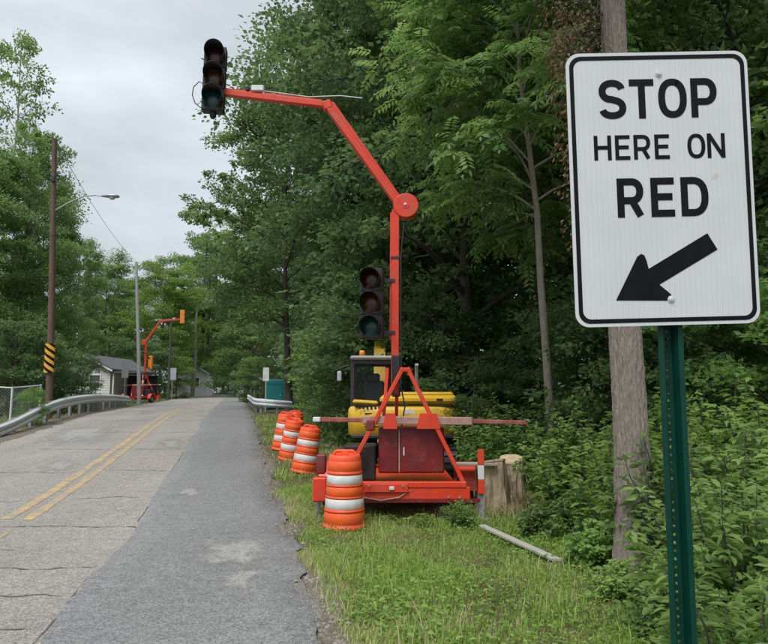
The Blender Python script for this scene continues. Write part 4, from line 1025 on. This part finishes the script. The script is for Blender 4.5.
def spray_fronds(rg, SC, SD, per, flen, leaflet, pairs=7):
    n = len(SC) * per; idx = np.repeat(np.arange(len(SC)), per)
    az = rg.uniform(0, 2 * np.pi, n); H = np.stack([np.cos(az), np.sin(az), rg.normal(.12, .3, n)], 1)
    D0 = norm(H + SD[idx] * .7); fl = flen * rg.uniform(.6, 1.2, n)
    B = SC[idx] + rg.normal(0, .12, (n, 3))
    Cs, Ds, Ns, Ls, Ts = [], [], [], [], []; ft = np.clip(.6 * rg.random(len(SC))[idx] + .4 * rg.random(n), 0, 1)
    for k in range(pairs):
        f = .22 + .78 * k / (pairs - 1); pos = B + D0 * (fl * f)[:, None] - np.array([0, 0, 1.]) * (fl * .38 * f * f)[:, None]
        tang = norm(D0 - np.array([0, 0, 1.]) * (.76 * f)); side = norm(np.cross(tang, np.array([0, 0, 1.]))); nn = np.cross(side, tang)
        for sg in ((-1, 1) if k < pairs - 1 else (0,)):
            Cs.append(pos); Ds.append(norm(side * sg * 1.0 + tang * .55 - nn * .25 + rg.normal(0, .12, (n, 3)))); Ns.append(norm(nn + rg.normal(0, .2, (n, 3)))); Ls.append(leaflet * (1.15 - .5 * abs(f - .55)) * rg.uniform(.85, 1.15, n)); Ts.append(ft)
    C, D, N, L, T = (np.concatenate(a) for a in (Cs, Ds, Ns, Ls, Ts))
    V, F = leaf_quads(C, D, N, L, L * .42); return V, F, T
def tree_mesh(seed, H, R, base=.25, limbs=20, sec=8, spray_r=.6, per=55, leaf=.16, width=.58, trunk_r=.2, shape='round', fronds=False, lean=(0, 0), droop=.12, spray_step=.55, flat=.62):
    rg = np.random.default_rng(seed); segs = []; SC, SD, SR, ST = [], [], [], []
    zt = np.linspace(0, 1, 9); wob = np.cumsum(rg.normal(0, .012 * H, (9, 2)), 0) * .5; wob -= wob[0]
    tp = np.stack([wob[:, 0] + lean[0] * zt, wob[:, 1] + lean[1] * zt, zt * H * .93], 1); tp[0, 2] = -.3
    tr = trunk_r * (1 - .9 * zt ** .9) + .01; tr[0] *= 1.25; segs.append((tp, tr))
    trunk_at = lambda f: np.array([np.interp(f, zt, tp[:, i]) for i in range(3)])
    for i in range(limbs):
        f = base + (0.97 - base) * ((i + rg.random() * .8) / limbs); u = (f - base) / (1 - base)
        if shape == 'round': pr = math.sin(math.pi * min(1, (.14 + .80 * u))) ** .65
        elif shape == 'tall': pr = (1 - u) ** .55 * .75 + .25 * math.sin(math.pi * u)
        else: pr = .45 + .55 * math.sin(math.pi * (u * .9 + .05))
        L = R * pr * rg.uniform(.75, 1.12); az = i * 2.399 + rg.normal(0, .3); el = R_(8) + u * R_(50) + rg.normal(0, .1)
        s = trunk_at(f); d = np.array([math.cos(az) * math.cos(el), math.sin(az) * math.cos(el), math.sin(el)]); k = 6
        ts = np.linspace(0, 1, k); path = s + d * L * ts[:, None] + np.array([0, 0, 1.]) * (L * (.16 * np.sin(ts * np.pi) - .10 * ts ** 2))[:, None] + np.cumsum(rg.normal(0, .03 * L, (k, 3)), 0) * (ts[:, None])
        vig = rg.choice([.45, .8, 1.0, 1.15], p=[.15, .25, .35, .25]); lt = rg.random()
        r0 = max(.012, np.interp(f, zt, tr) * .5); segs.append((path, np.linspace(r0, r0 * .2, k)))
        at = lambda t: np.array([np.interp(t, ts, path[:, q]) for q in range(3)])
        for j in range(sec):
            t = .22 + .78 * (j + rg.random() * .7) / sec; b = at(min(t, 1)); tang = norm(at(min(1, t + .1)) - at(max(0, t - .1))); sd = norm(np.cross(tang, [0, 0, 1.])) * (1 if j % 2 else -1)
            dd = norm(tang * rg.uniform(.4, 1.0) + sd * rg.uniform(.4, 1.1) + np.array([0, 0, rg.normal(.12, .3)])); ll = L * rg.uniform(.22, .42) * (1.25 - .55 * t) + .25
            pp = b + dd * ll * np.linspace(0, 1, 4)[:, None] - np.array([0, 0, 1.]) * (ll * .18 * np.linspace(0, 1, 4) ** 2)[:, None]
            segs.append((pp, np.linspace(r0 * .3, r0 * .08, 4)))
            m = max(1, int(ll / spray_step))
            for q in range(m):
                tt = (q + 1) / m; SC.append(pp[0] * (1 - tt) + pp[-1] * tt + rg.normal(0, .12 * spray_r, 3)); SD.append(dd); SR.append(spray_r * rg.uniform(.65, 1.2) * vig); ST.append(lt)
        SC.append(path[-1]); SD.append(d); SR.append(spray_r); ST.append(lt)
    SC, SD, SR = np.array(SC), np.array(SD), np.array(SR)
    if fronds: V, F, T = spray_fronds(rg, SC, SD, per, fronds, leaf)
    else: V, F, T = spray_leaves(rg, SC, SD, SR, per, leaf, width, flat, droop, st=np.array(ST))
    tv, tf = tubes_np(segs, 6)
    return (tv, tf), (V, F, T)
TM = {}
def tree_proto(key, leafm, barkm, **k):
    (tv, tf), (V, F, T) = tree_mesh(**k)
    TM[key] = (np_mesh('trunk_' + key, tv, tf, M[barkm], smooth=True), np_mesh('crown_' + key, V, F, L_[leafm], T), k['H'])
def put_tree(key, x, y, H, rz, label, group=None, leafm=None, name='tree', wide=1.0, dz=0):
    tm, cm, h0 = TM[key]; s = H / h0
    t = empty(name, (x, y, G(x, y) + dz), rz, label, 'tree', group); t.scale = (s * wide, s * wide, s)
    link('trunk', tm, None, t); c = link('crown', cm, None, t)
    if leafm:
        c.material_slots[0].link = 'OBJECT'; c.material_slots[0].material = L_[leafm]
    return t
def put_px(key, px, d, ytop, rz, label, **k):
    x = PX(px, d); return put_tree(key, x, d, PZ(ytop, d) - G(x, d), rz, label, **k)

tree_proto('broad', 'deep', 'bark_dark', seed=11, H=20, R=5.6, base=.10, limbs=34, sec=10, spray_r=.72, per=72, leaf=.18, width=.7, trunk_r=.24)
tree_proto('tall', 'deep', 'bark_dark', seed=13, H=20, R=5.4, base=.26, limbs=34, sec=10, spray_r=.70, per=76, leaf=.175, width=.7, trunk_r=.22)
tree_proto('maple', 'mid', 'bark_dark', seed=23, H=18, R=5.0, base=.07, limbs=32, sec=10, spray_r=.68, per=70, leaf=.17, width=.8, trunk_r=.2, shape='col')
tree_proto('forest', 'deep', 'bark_dark', seed=31, H=24, R=5.4, base=.07, limbs=36, sec=9, spray_r=.95, per=56, leaf=.26, width=.75, trunk_r=.26, shape='col', spray_step=.75)
tree_proto('walnut', 'light', 'bark_pale', seed=47, H=11, R=2.9, base=.47, limbs=26, sec=8, per=8, leaf=.135, trunk_r=.085, fronds=.55, shape='col', lean=(-1.5, .3), spray_step=.4)
tree_proto('sparse', 'mid', 'bark_pale', seed=59, H=24, R=2.6, base=.5, limbs=20, sec=6, spray_r=.6, per=44, leaf=.22, width=.7, trunk_r=.2, shape='col', spray_step=.8)
tree_proto('under', 'mid', 'bark_dark', seed=67, H=5, R=2.3, base=.06, limbs=24, sec=8, spray_r=.40, per=42, leaf=.13, width=.65, trunk_r=.05, shape='col', spray_step=.4)
gr = 'trees of the dark wood on the right'
# right side -------------------------------------------------
put_px('tall', 356, 27, -60, 0.4, 'tall loose-crowned tree rising behind the overhead signal arm', group=gr)
put_px('tall', 289, 36, 88, 2.4, 'tree whose leafy edge meets the grey sky left of the arm', group=gr, leafm='mid')
put_px('maple', 388, 22, -20, 1.9, 'dark full tree directly behind the lower signal head', group=gr, leafm='deep', wide=.85)
put_px('maple', 352, 30, 190, 4.2, 'mid green tree low behind the row of drums', group=gr, wide=.8)
put_px('forest', 420, 24, -160, .7, 'big dark tree behind the mast pivot', group=gr)
put_px('broad', 470, 18, -190, 5.0, 'dark tree behind the feathery light green tree', group=gr)
put_px('maple', 575, 17, -200, 3.0, 'dense tree behind the left edge of the white sign', group=gr)
put_px('broad', 690, 15, -230, 1.2, 'dark tree behind the right half of the white sign', group=gr)
put_px('maple', 790, 12.5, -260, 2.2, 'leafy tree at the right border of the picture', group=gr)
put_px('tall', 296, 54, 195, 5.5, 'rounded tree above the portable toilet', group=gr)
wal = put_px('walnut', 549, 12.4, -45, 1.1, 'feathery light green tree with thin pale leaning trunk', group=gr)
# foreground trunk
def big_trunk():
    d = 6.35; xb = P(636, 575, d).x; xt = P(611, 0, d).x; g = G(xb, d)
    t = empty('tree', (xb, d, g), 0, 'large bare grey-brown tree trunk standing behind the green sign post', 'tree', gr)
    rg = np.random.default_rng(3); n, k = 110, 320; H = 10.5; zs = np.linspace(-.2, H, k); V = []
    ang = 2 * np.pi * np.arange(n) / n; ph = rg.uniform(0, 6.28, 8)
    for z in zs:
        r = .175 - .0085 * z + .07 * math.exp(-max(z, 0) * 3.2); cx = (xt - xb) * z / 5.7 + .015 * math.sin(z * 1.3)
        rr = r * (1 + .02 * np.sin(ang * 9 + ph[0] + z * 1.2) + .018 * np.sin(ang * 14 + ph[1] - z * 2.1) + .03 * np.sin(ang * 3 + ph[2] + z * .3)) - .010 * np.abs(np.sin(ang * 11 + 1.1 * np.sin(z * 4.1 + ang * 2 + ph[3]) + .8 * np.sin(z * 9 + ph[4] + 3 * ang))) ** 2.5 + .004 * np.sin(z * 31 + 7 * np.sin(ang * 6 + ph[5])) * np.sin(ang * 17 + z * 5) + rg.normal(0, .0016, n)
        V.append(np.stack([cx + rr * np.cos(ang), rr * np.sin(ang), np.full(n, z)], 1))
    I = np.arange(k * n).reshape(k, n); J = np.roll(I, -1, 1); F = np.stack([I[:-1], J[:-1], J[1:], I[1:]], -1).reshape(-1, 4)
    link('trunk', np_mesh('trunk', np.concatenate(V), F, M['bark'], smooth=True), None, t)
    segs = []; SC, SD, SR = [], [], []
    for i in range(14):
        z = rg.uniform(6.4, 10.4); az = rg.uniform(0, 6.28); L = rg.uniform(1.5, 3.4); s = np.array([(xt - xb) * z / 5.7, 0, z]); dd = norm(np.array([math.cos(az), math.sin(az), .55])); p = s + dd * L * np.linspace(0, 1, 5)[:, None]
        segs.append((p, np.linspace(.05, .012, 5)))
        for q in range(9): SC.append(p[1 + q % 4] + rg.normal(0, .45, 3)); SD.append(dd); SR.append(.5)
    tv, tf = tubes_np(segs, 6); link('limbs', np_mesh('limbs', tv, tf, M['bark_dark'], smooth=True), None, t)
    Vl, Fl, Tl = spray_leaves(rg, np.array(SC), np.array(SD), np.array(SR), 36, .13, .65); link('crown', np_mesh('crown', Vl, Fl, L_['deep'], Tl), None, t)
    # dry vine hanging on the left of the trunk, up to behind the sign
    segs = []; SC, SD, SR = [], [], []
    for i in range(80):
        z = 3.3 + 2.6 * rg.random(); x = -.10 - .62 * rg.random() ** .9 * (.45 + .55 * (z - 3.0) / 2.6); p0 = np.array([(xt - xb) * z / 5.7 - .1, .05, z + .25]); p1 = np.array([(xt - xb) * z / 5.7 + x, rg.normal(0, .2), z])
        segs.append((p0 + (p1 - p0) * np.linspace(0, 1, 4)[:, None] + rg.normal(0, .02, (4, 3)), np.linspace(.012, .004, 4))); SC.append(p1); SD.append(norm(p1 - p0)); SR.append(.17)
    tv, tf = tubes_np(segs, 5); link('vine_stems', np_mesh('vine_stems', tv, tf, M['bark_dark'], smooth=True), None, t)
    Vl, Fl, Tl = spray_leaves(rg, np.array(SC), np.array(SD), np.array(SR), 42, .048, .6, flat=1.0, droop=.8); link('dry_vine', np_mesh('dry_vine', Vl, Fl, L_['brown'], Tl), None, t, label='dry brown vine leaves hanging beside the sign')
big_trunk()
# left side --------------------------------------------------
gl = 'trees along the left side of the road'
put_px('sparse', -13, 42, 12, .5, 'tall thin open-crowned tree at the upper left corner', group=gl, wide=.7)
put_px('broad', 8, 36, 125, 1.7, 'dark leafy tree at the left border behind the fence', group=gl, leafm='mid', wide=.8)
put_px('maple', 36, 40, 178, 3.9, 'leafy tree right behind the wooden utility pole', group=gl, wide=.68)
put_px('broad', -45, 33, 150, .9, 'tree cut by the left border of the picture', group=gl, leafm='mid')
put_px('maple', 74, 68, 238, 4.4, 'rounded tree between wooden pole and white house', group=gl, wide=.7)
put_px('under', 82, 47, 356, 2.6, 'bushy tree hiding the left half of the white house', group=gl, leafm='deep', wide=.9)
put_px('under', 72, 34, 372, 2.0, 'low bushy tree in front of the white house', group=gl, leafm='deep', wide=1.2)
put_px('under', 36, 32, 345, 4.0, 'low dark tree beside the foot of the wooden pole', group=gl, leafm='deep', wide=1.2)
put_px('under', 12, 30, 330, 5.0, 'dark bushy growth behind the chain link fence', group=gl, leafm='deep', wide=1.3)
put_px('broad', 122, 100, 280, 2.9, 'tree over the carport of the white house', group=gl, leafm='mid', wide=1.2)
put_px('tall', 158, 78, 262, 1.2, 'yellow-green tree behind the pale pole', group=gl, leafm='yellow', wide=1.15)
put_px('tall', 181, 90, 290, 5.2, 'bright yellow-green tree above the far signal', group=gl, leafm='yellow', wide=1.2)
put_px('under', 176, 74, 362, 1.3, 'low light bush before the far white house', group=gl, leafm='yellow', wide=1.2)
put_px('under', 138, 70, 345, 3.3, 'dark bush hanging behind the far signal trailer', group=gl, leafm='deep', wide=1.6)
put_px('maple', 100, 84, 262, .2, 'green tree left of the pale pole', group=gl, wide=1.1)
# far end of the road
gf = 'trees at the far end of the road'
for i, (px, d, yt, key, lm, lab) in enumerate(((208, 118, 232, 'broad', 'mid', 'far tall tree left of the road end'), (247, 135, 250, 'forest', 'deep', 'far dark tree closing the road end'), (222, 170, 300, 'maple', 'mid', 'hazy far tree over the vanishing road'),
                                       (266, 96, 215, 'tall', 'deep', 'dark tree leaning over the far road from the right'), (196, 150, 275, 'forest', 'mid', 'far tree right of the yellow-green tree'), (245, 150, 285, 'forest', 'deep', 'far dark tree right of the road end'), (205, 105, 330, 'under', 'mid', 'low far growth left of the road end'),
                                       (252, 80, 330, 'under', 'mid', 'low growth on the right road edge far off'), (258, 56, 362, 'under', 'mid', 'light bush left of the narrow pale sign'))):
    put_px(key, px, d, yt, i * 1.3, lab, group=gf, leafm=lm, wide=1.35 if key != 'under' else 1.5)
# bare trunks at the far left verge
for px, d, yt, lab in ((199.5, 92, 236, 'tall dark far trunk left of the road end'), (204.5, 96, 240, 'second dark far trunk beside the road end'), (192, 84, 300, 'slim grey far trunk at the left verge')):
    x = PX(px, d); g = G(x, d); t = empty('tree', (x, d, g), 0, lab, 'tree', gf); H = PZ(yt, d) - g; mb = MB()
    mb.tube([(0, 0, -.3), (.2, 0, H * .4), (.1, 0, H * .75), (.4, 0, H)], [.32, .24, .17, .08], 8); mb.obj('trunk', M['bark_dark'] if d > 90 else M['bark_pale'], t)
    Vl, Fl, Tl = spray_leaves(np.random.default_rng(int(px)), np.array([[.3, 0, H * .9 + k * .7] for k in range(5)]) + np.random.default_rng(int(px) + 1).normal(0, 1.2, (5, 3)), np.tile([[0, 0, 1.]], (5, 1)), np.full(5, 1.5), 60, .4, .7); link('crown', np_mesh('crown', Vl, Fl, L_['mid'], Tl), None, t)

# dense wood behind on the right and the wooded slopes : nobody can count it
def woodland(name, spots, label, leafm, per_tree=3200, leaf=.42, seed=3):
    rg = np.random.default_rng(seed); Vs, Fs, Ts, off = [], [], [], 0; segs = []
    for x, y, H, R in spots:
        g = G(x, y); n = 110; u = rg.random(n); zz = g + H * (.04 + .96 * u); rad = R * np.sin(np.pi * np.clip(.12 + .8 * u, 0, 1)) ** .6 * (.55 + .45 * rg.random(n)); az = rg.uniform(0, 6.28, n)
        SC = np.stack([x + rad * np.cos(az), y + rad * np.sin(az), zz], 1); SD = np.stack([np.cos(az), np.sin(az), np.full(n, .2)], 1)
        V, F, T = spray_leaves(rg, SC, SD, np.full(n, R * .24), per_tree // n, leaf, .7); Vs.append(V); Fs.append(F + off); Ts.append(T); off += len(V)
        segs.append((np.array([[x, y, g - .3], [x, y, g + H * .5], [x, y, g + H * .9]]), np.array([.25, .16, .05])))
    o = link(name, np_mesh(name, np.concatenate(Vs), np.concatenate(Fs), L_[leafm], np.concatenate(Ts)), kind='stuff', label=label)
    tv, tf = tubes_np(segs, 6); link('trunks', np_mesh('trunks', tv, tf, M['bark_dark'], smooth=True), None, o, kind='stuff')
rgw = np.random.default_rng(77); sp = []
for y in np.arange(24, 78, 7.5):
    for x in np.arange(xc(y) + 11 + rgw.uniform(0, 2), 48, 6.0):
        if x / y < .75: sp.append((x + rgw.normal(0, 1), y + rgw.normal(0, 1.5), rgw.uniform(17, 25) if x / y > .02 else rgw.uniform(10, 15), rgw.uniform(3.2, 4.6)))
for y in np.arange(10, 24, 5):
    for x in np.arange(10.5, 20, 4.5): sp.append((x + rgw.normal(0, .6), y + rgw.normal(0, .8), rgw.uniform(14, 19), rgw.uniform(3, 3.8)))
woodland('woodland', sp, 'dense dark wood filling the background on the right', 'deep', 3000, .36, 3)
sp = []
for y in np.arange(45, 130, 11):
    for x in np.arange(xc(y) - 60, xc(y) - 17, 8.5): sp.append((x + rgw.normal(0, 1.5), y + rgw.normal(0, 2), rgw.uniform(9, 13) + .02 * y, rgw.uniform(3.6, 5)))
for x in np.arange(-75, 10, 6.5): sp.append((x + rgw.normal(0, 1), 185 + rgw.normal(0, 5), rgw.uniform(14, 22), 5.5))
for x in np.arange(-50, 40, 7): sp.append((x + rgw.normal(0, 1), 215 + rgw.normal(0, 5), rgw.uniform(20, 28), 6))
woodland('woodland', sp, 'wooded slope behind the houses on the left and the road end', 'mid', 1500, .55, 4)

# ------------------------------------------------------------------ shrubs and weeds of the right verge
def shrub_mesh(seed, H, R, stems, leaf, per_stem=60, width=.55):
    rg = np.random.default_rng(seed); segs = []; Cs, Ds, Ns, Ls, Ts = [], [], [], [], []
    for i in range(stems):
        az = rg.uniform(0, 6.28); rad = R * rg.random() ** .6; h = H * rg.uniform(.55, 1.08) * (1.1 - .35 * rad / R); b = np.array([math.cos(az), math.sin(az), 0]) * rad * .55
        e = np.array([math.cos(az) * rad * 1.1, math.sin(az) * rad * 1.1, h]); ts = np.linspace(0, 1, 6); path = b + (e - b) * ts[:, None]; path[:, 2] = h * ts ** .8; path += np.cumsum(rg.normal(0, .02, (6, 3)), 0); path[0, 2] = -.05
        segs.append((path, np.linspace(.012, .003, 6)))
        n = per_stem; t = .18 + .82 * rg.random(n) ** .75; C = np.stack([np.interp(t, ts, path[:, q]) for q in range(3)], 1); a2 = rg.uniform(0, 6.28, n)
        out = np.stack([np.cos(a2), np.sin(a2), np.zeros(n)], 1); C = C + out * (rg.random((n, 1)) * .16 * (1.3 - t[:, None])) + rg.normal(0, .015, (n, 3))
        Cs.append(C); Ds.append(norm(out + rg.normal(0, .25, (n, 3)) + np.array([0, 0, .05]))); Ns.append(norm(np.array([0, 0, 1.]) + rg.normal(0, .35, (n, 3)) + out * .35)); Ls.append(leaf * rg.uniform(.5, 1.25, n) * (1.1 - .45 * t)); st = rg.random(); Ts.append(np.clip(.4 * st + .3 * t + .3 * rg.random(n), 0, 1))
    C, D, N, L, T = (np.concatenate(a) for a in (Cs, Ds, Ns, Ls, Ts)); V, F = leaf_quads(C, D, N, L, L * width, True)
    return tubes_np(segs, 4), (V, F, np.repeat(T, 2))
SM = []
for i, (H, R, st, lf, w, per) in enumerate(((1.1, .75, 40, .13, .5, 60), (.8, .6, 34, .11, .62, 55), (1.5, .9, 44, .15, .45, 64), (.55, .5, 30, .10, .7, 45), (1.25, .65, 34, .17, .24, 60), (.75, .6, 26, .15, .75, 40))):
    (tv, tf), (V, F, T) = shrub_mesh(100 + i, H, R, st, lf, per, w)
    SM.append((np_mesh('stems_%d' % i, tv, tf, M['bark_dark']), np_mesh('foliage_%d' % i, V, F, L_['shrub'], T)))
def shrub(i, x, y, s, rz, label, lm=None):
    t = empty('shrub', (x, y, G(x, y)), rz, label, 'shrub', 'leafy shrubs on the right verge'); t.scale = (s, s, s)
    link('stem', SM[i][0], None, t); f = link('foliage', SM[i][1], None, t)
    if lm: f.material_slots[0].link = 'OBJECT'; f.material_slots[0].material = L_[lm]
sh_list = [(2, 742, 4.6, .85, 'tall weed shrub at right border in front of the wood'), (0, 735, 3.8, .62, 'leafy weed right of the green sign post near the bottom'), (0, 770, 3.3, .9, 'shrub cut by the right border near the bottom'),
           (2, 700, 6.2, 1.0, 'tall shrub between the green post and the right border'), (2, 650, 7.6, .95, 'shrub just behind the big trunk on its right'), (0, 604, 7.8, .7, 'shrub left of the big trunk foot'),
           (1, 590, 8.3, .75, 'low shrub between the board and the big trunk'), (2, 560, 11.4, .62, 'shrub at the foot of the feathery tree'), (0, 575, 10.2, .7, 'shrub right of the cut stumps'),
           (2, 590, 9.4, 1.1, 'tall shrub behind the left side of the big trunk'), (2, 640, 10.4, 1.3, 'big shrub deep behind the big trunk'), (2, 720, 8.0, 1.25, 'big shrub behind the green sign post'),
           (2, 780, 6.4, 1.2, 'large shrub at the right border halfway up'), (1, 662, 5.7, .5, 'small weed at the right foot of the big trunk'), (3, 612, 5.9, .55, 'low weed at the left foot of the big trunk'),
           (3, 592, 6.9, .6, 'low weed near the end of the board'), (1, 705, 4.9, .65, 'bright weed just right of the sign post'), (3, 540, 8.2, .55, 'low weed in front of the cut stumps'),
           (3, 425, 9.0, .35, 'small weed under the trailer tail'), (1, 462, 8.95, .42, 'leafy weed below the striped corner post'), (0, 760, 5.2, 1.0, 'shrub right of the tall weed at the border'), (2, 566, 13.2, 1.0, 'dark shrub behind the feathery trunk'), (2, 505, 12.4, 1.1, 'dark shrub behind the stumps'),
           (2, 680, 11.5, 1.3, 'far shrub between trunk and sign post'), (3, 648, 4.9, .45, 'low weed in the grass left of the sign post'), (1, 745, 3.9, .6, 'small bright weed at the lower right')]
for q, (i, px, d, s, lab) in enumerate(sh_list):
    shrub((i, i, 4, i, i, 5, i, 4)[q % 8] if i != 3 else (3, 5)[q % 2], PX(px, d, 470), d, s, q * 1.9, lab, (None, 'light', None, 'mid', 'yellow', None, 'mid')[q % 7])
# understory bushes of the wood edge
ux_list = [(470, 13.5, 405, 'dark bush right of the excavator'), (505, 14.5, 370, 'dark bush behind the outrigger bar'), (590, 14.2, 330, 'bushy young tree under the feathery tree'), (610, 12.5, 300, 'bushy young tree left behind the big trunk'), (670, 11.0, 300, 'bushy young tree below the white sign'),
           (730, 9.8, 310, 'bushy young tree right of the green post'), (340, 24, 330, 'bush above the row of drums'), (346, 20, 345, 'bush left of the excavator cab'), (320, 36, 340, 'bush right of the portable toilet'), (440, 17, 320, 'dark young tree behind the excavator'), (790, 8.6, 290, 'leafy young tree at the right border'), (376, 20, 290, 'dark young tree behind the cab')]
for q, (px, d, yt, lab) in enumerate(ux_list):
    put_px('under', px, d, yt, q * 2.1, lab, group='young trees at the wood edge', leafm=('mid', 'deep', 'light', 'deep')[q % 4], wide=1.15)
put_px('under', 33, 24.2, 392, 1.0, 'light green bush growing through the chain link fence', group=gl, leafm='light', wide=1.0)

# ------------------------------------------------------------------ grass
def blades(name, xs, ys, h, w, m, label, seed, lean=.35, straw=.12):
    rg = np.random.default_rng(seed); n = len(xs); z = gz(xs, ys); az = rg.uniform(0, 6.28, n); side = np.stack([np.cos(az), np.sin(az), np.zeros(n)], 1); ld = np.stack([-np.sin(az), np.cos(az), np.zeros(n)], 1) * (rg.normal(lean, .25, n)[:, None])
    B = np.stack([xs, ys, z - .01], 1); clump = .75 + .55 * np.sin(xs * 3.1 + 2 * np.sin(ys * 1.9)) * np.sin(ys * 2.7 + 1.5 * np.sin(xs * 2.3)); hh = (h * rg.uniform(.45, 1.3, n) * np.clip(clump, .3, 1.4))[:, None]; ww = (w * rg.uniform(.6, 1.3, n))[:, None]; up = np.array([0, 0, 1.])
    m1 = B + up * hh * .55 + ld * hh * .3; tip = B + up * hh * .92 + ld * hh * 1.0
    V = np.stack([B - side * ww / 2, B + side * ww / 2, m1 + side * ww * .4, m1 - side * ww * .4, tip + side * ww * .06, tip - side * ww * .06], 1).reshape(-1, 3)
    o = np.arange(n)[:, None] * 6; F = np.concatenate([o + np.array([0, 1, 2, 3]), o + np.array([3, 2, 4, 5])], 1).reshape(-1, 4)
    T = rg.random(n) * .8; cl = np.sin(xs * 2.1 + 1) * np.sin(ys * 1.7) ; s = rg.random(n) < straw * (1 + cl); T[s] = rg.uniform(.88, 1, s.sum())
    return link(name, np_mesh(name, V, F, L_[m], np.repeat(T, 2)), kind='stuff', label=label)
rgg = np.random.default_rng(8)
def field(n, y0, y1, tmin, tmax, pw=1.5, edge=.35):
    y = y0 + (y1 - y0) * rgg.random(n) ** pw; t = tmin + (tmax - tmin) * rgg.random(n); x = xc(y) + HW + .25 + t
    keep = t > (-.06 + edge * (.5 + .5 * np.sin(y * 2.3) * np.sin(y * .9 + 1))) * rgg.random(n) ** .5
    pat = np.sin(x * 2.7 + y) * np.sin(y * 2.2 - x * 1.3); keep &= rgg.random(n) < .72 + .35 * pat
    return x[keep], y[keep]
x, y = field(150000, 3.0, 12.5, -.05, 5.2); blades('grass', x, y, .085, .0085, 'grass', 'short mixed green grass of the right verge', 1)
x, y = field(12000, 3.0, 12, .1, 5.0); blades('tall_grass', x, y, .19, .008, 'grass', 'longer grass tufts and dry stalks in the right verge', 2, .3, .3)
x, y = field(26000, 11, 30, .05, 6, 1.2); blades('grass', x, y, .13, .018, 'grass', 'grass strip beside the drums', 3)
x = rgg.uniform(-26, -12, 9000); y = rgg.uniform(17, 50, 9000); k = x < xc(y) - HW - .9; k &= x > xc(y) - 8; blades('grass', x[k], y[k], .16, .03, 'grass', 'grass patch left of the guardrail', 4)
y = rgg.uniform(46, 130, 9000); x = xc(y) - HW - .3 - 7 * rgg.random(9000); blades('grass', x, y, .14, .06, 'grass', 'grass verge along the far left roadside', 5, .35, .05)
x, y = field(9000, 3.0, 12, -.22, .45, 1.3, .2); blades('edge_grass', x, y, .10, .008, 'grass', 'straggling yellowed grass along the asphalt edge', 21, .4, .5)
# clover and broad weeds in the verge
def broad_weeds(n, seed):
    rg = np.random.default_rng(seed); x, y = field(n, 3.1, 12, .25, 5.2, 1.4, .6); n = len(x); az = rg.uniform(0, 6.28, n); C = np.stack([x, y, gz(x, y) + rg.uniform(.02, .10, n)], 1)
    D = norm(np.stack([np.cos(az), np.sin(az), rg.normal(.25, .2, n)], 1)); N = norm(np.array([0, 0, 1.]) + rg.normal(0, .3, (n, 3))); L = rg.uniform(.015, .042, n) * (1 + .5 * (np.sin(x * 1.9 + 1) * np.sin(y * 1.4) > .25)); V, F = leaf_quads(C, D, N, L, L * .6, True)
    link('clover', np_mesh('clover', V, F, L_['clover'], np.repeat(rg.random(n), 2)), kind='stuff', label='clover and broad leaves mixed into the verge grass')
broad_weeds(52000, 6)
# ground cover of the wood edge and dry chaff under the trailer
def cover(n, seed):
    rg = np.random.default_rng(seed); y = 3.2 + 9.5 * rg.random(n) ** 1.2; lo = 1.35 + .17 * y * 0 + np.interp(y, [3, 5, 7, 8.3, 9, 13], [.35, .75, .85, 1.05, 1.55, 1.9]); x = lo + 5.5 * rg.random(n) ** 1.3 + rg.normal(0, .18, n); h = np.interp(x - lo, [-.5, .3, 1.5], [.06, .22, .45])
    az = rg.uniform(0, 6.28, n); C = np.stack([x, y, gz(x, y) + h * rg.random(n)], 1); D = norm(np.stack([np.cos(az), np.sin(az), rg.normal(.05, .25, n)], 1)); N = norm(np.array([0, 0, 1.]) + rg.normal(0, .4, (n, 3)))
    L = rg.uniform(.05, .13, n); V, F = leaf_quads(C, D, N, L, L * .55, True); link('ground_cover', np_mesh('ground_cover', V, F, L_['shrub'], np.repeat(rg.random(n), 2)), kind='stuff', label='low leafy ground cover along the wood edge')
cover(24000, 12)
n = 5200; y = rgg.uniform(9.5, 11.8, n); x = TX + rgg.uniform(-1.0, 2.1, n); blades('dry_straw', x, y, .20, .01, 'straw', 'dry straw heaped under and beside the trailer', 7, .9)
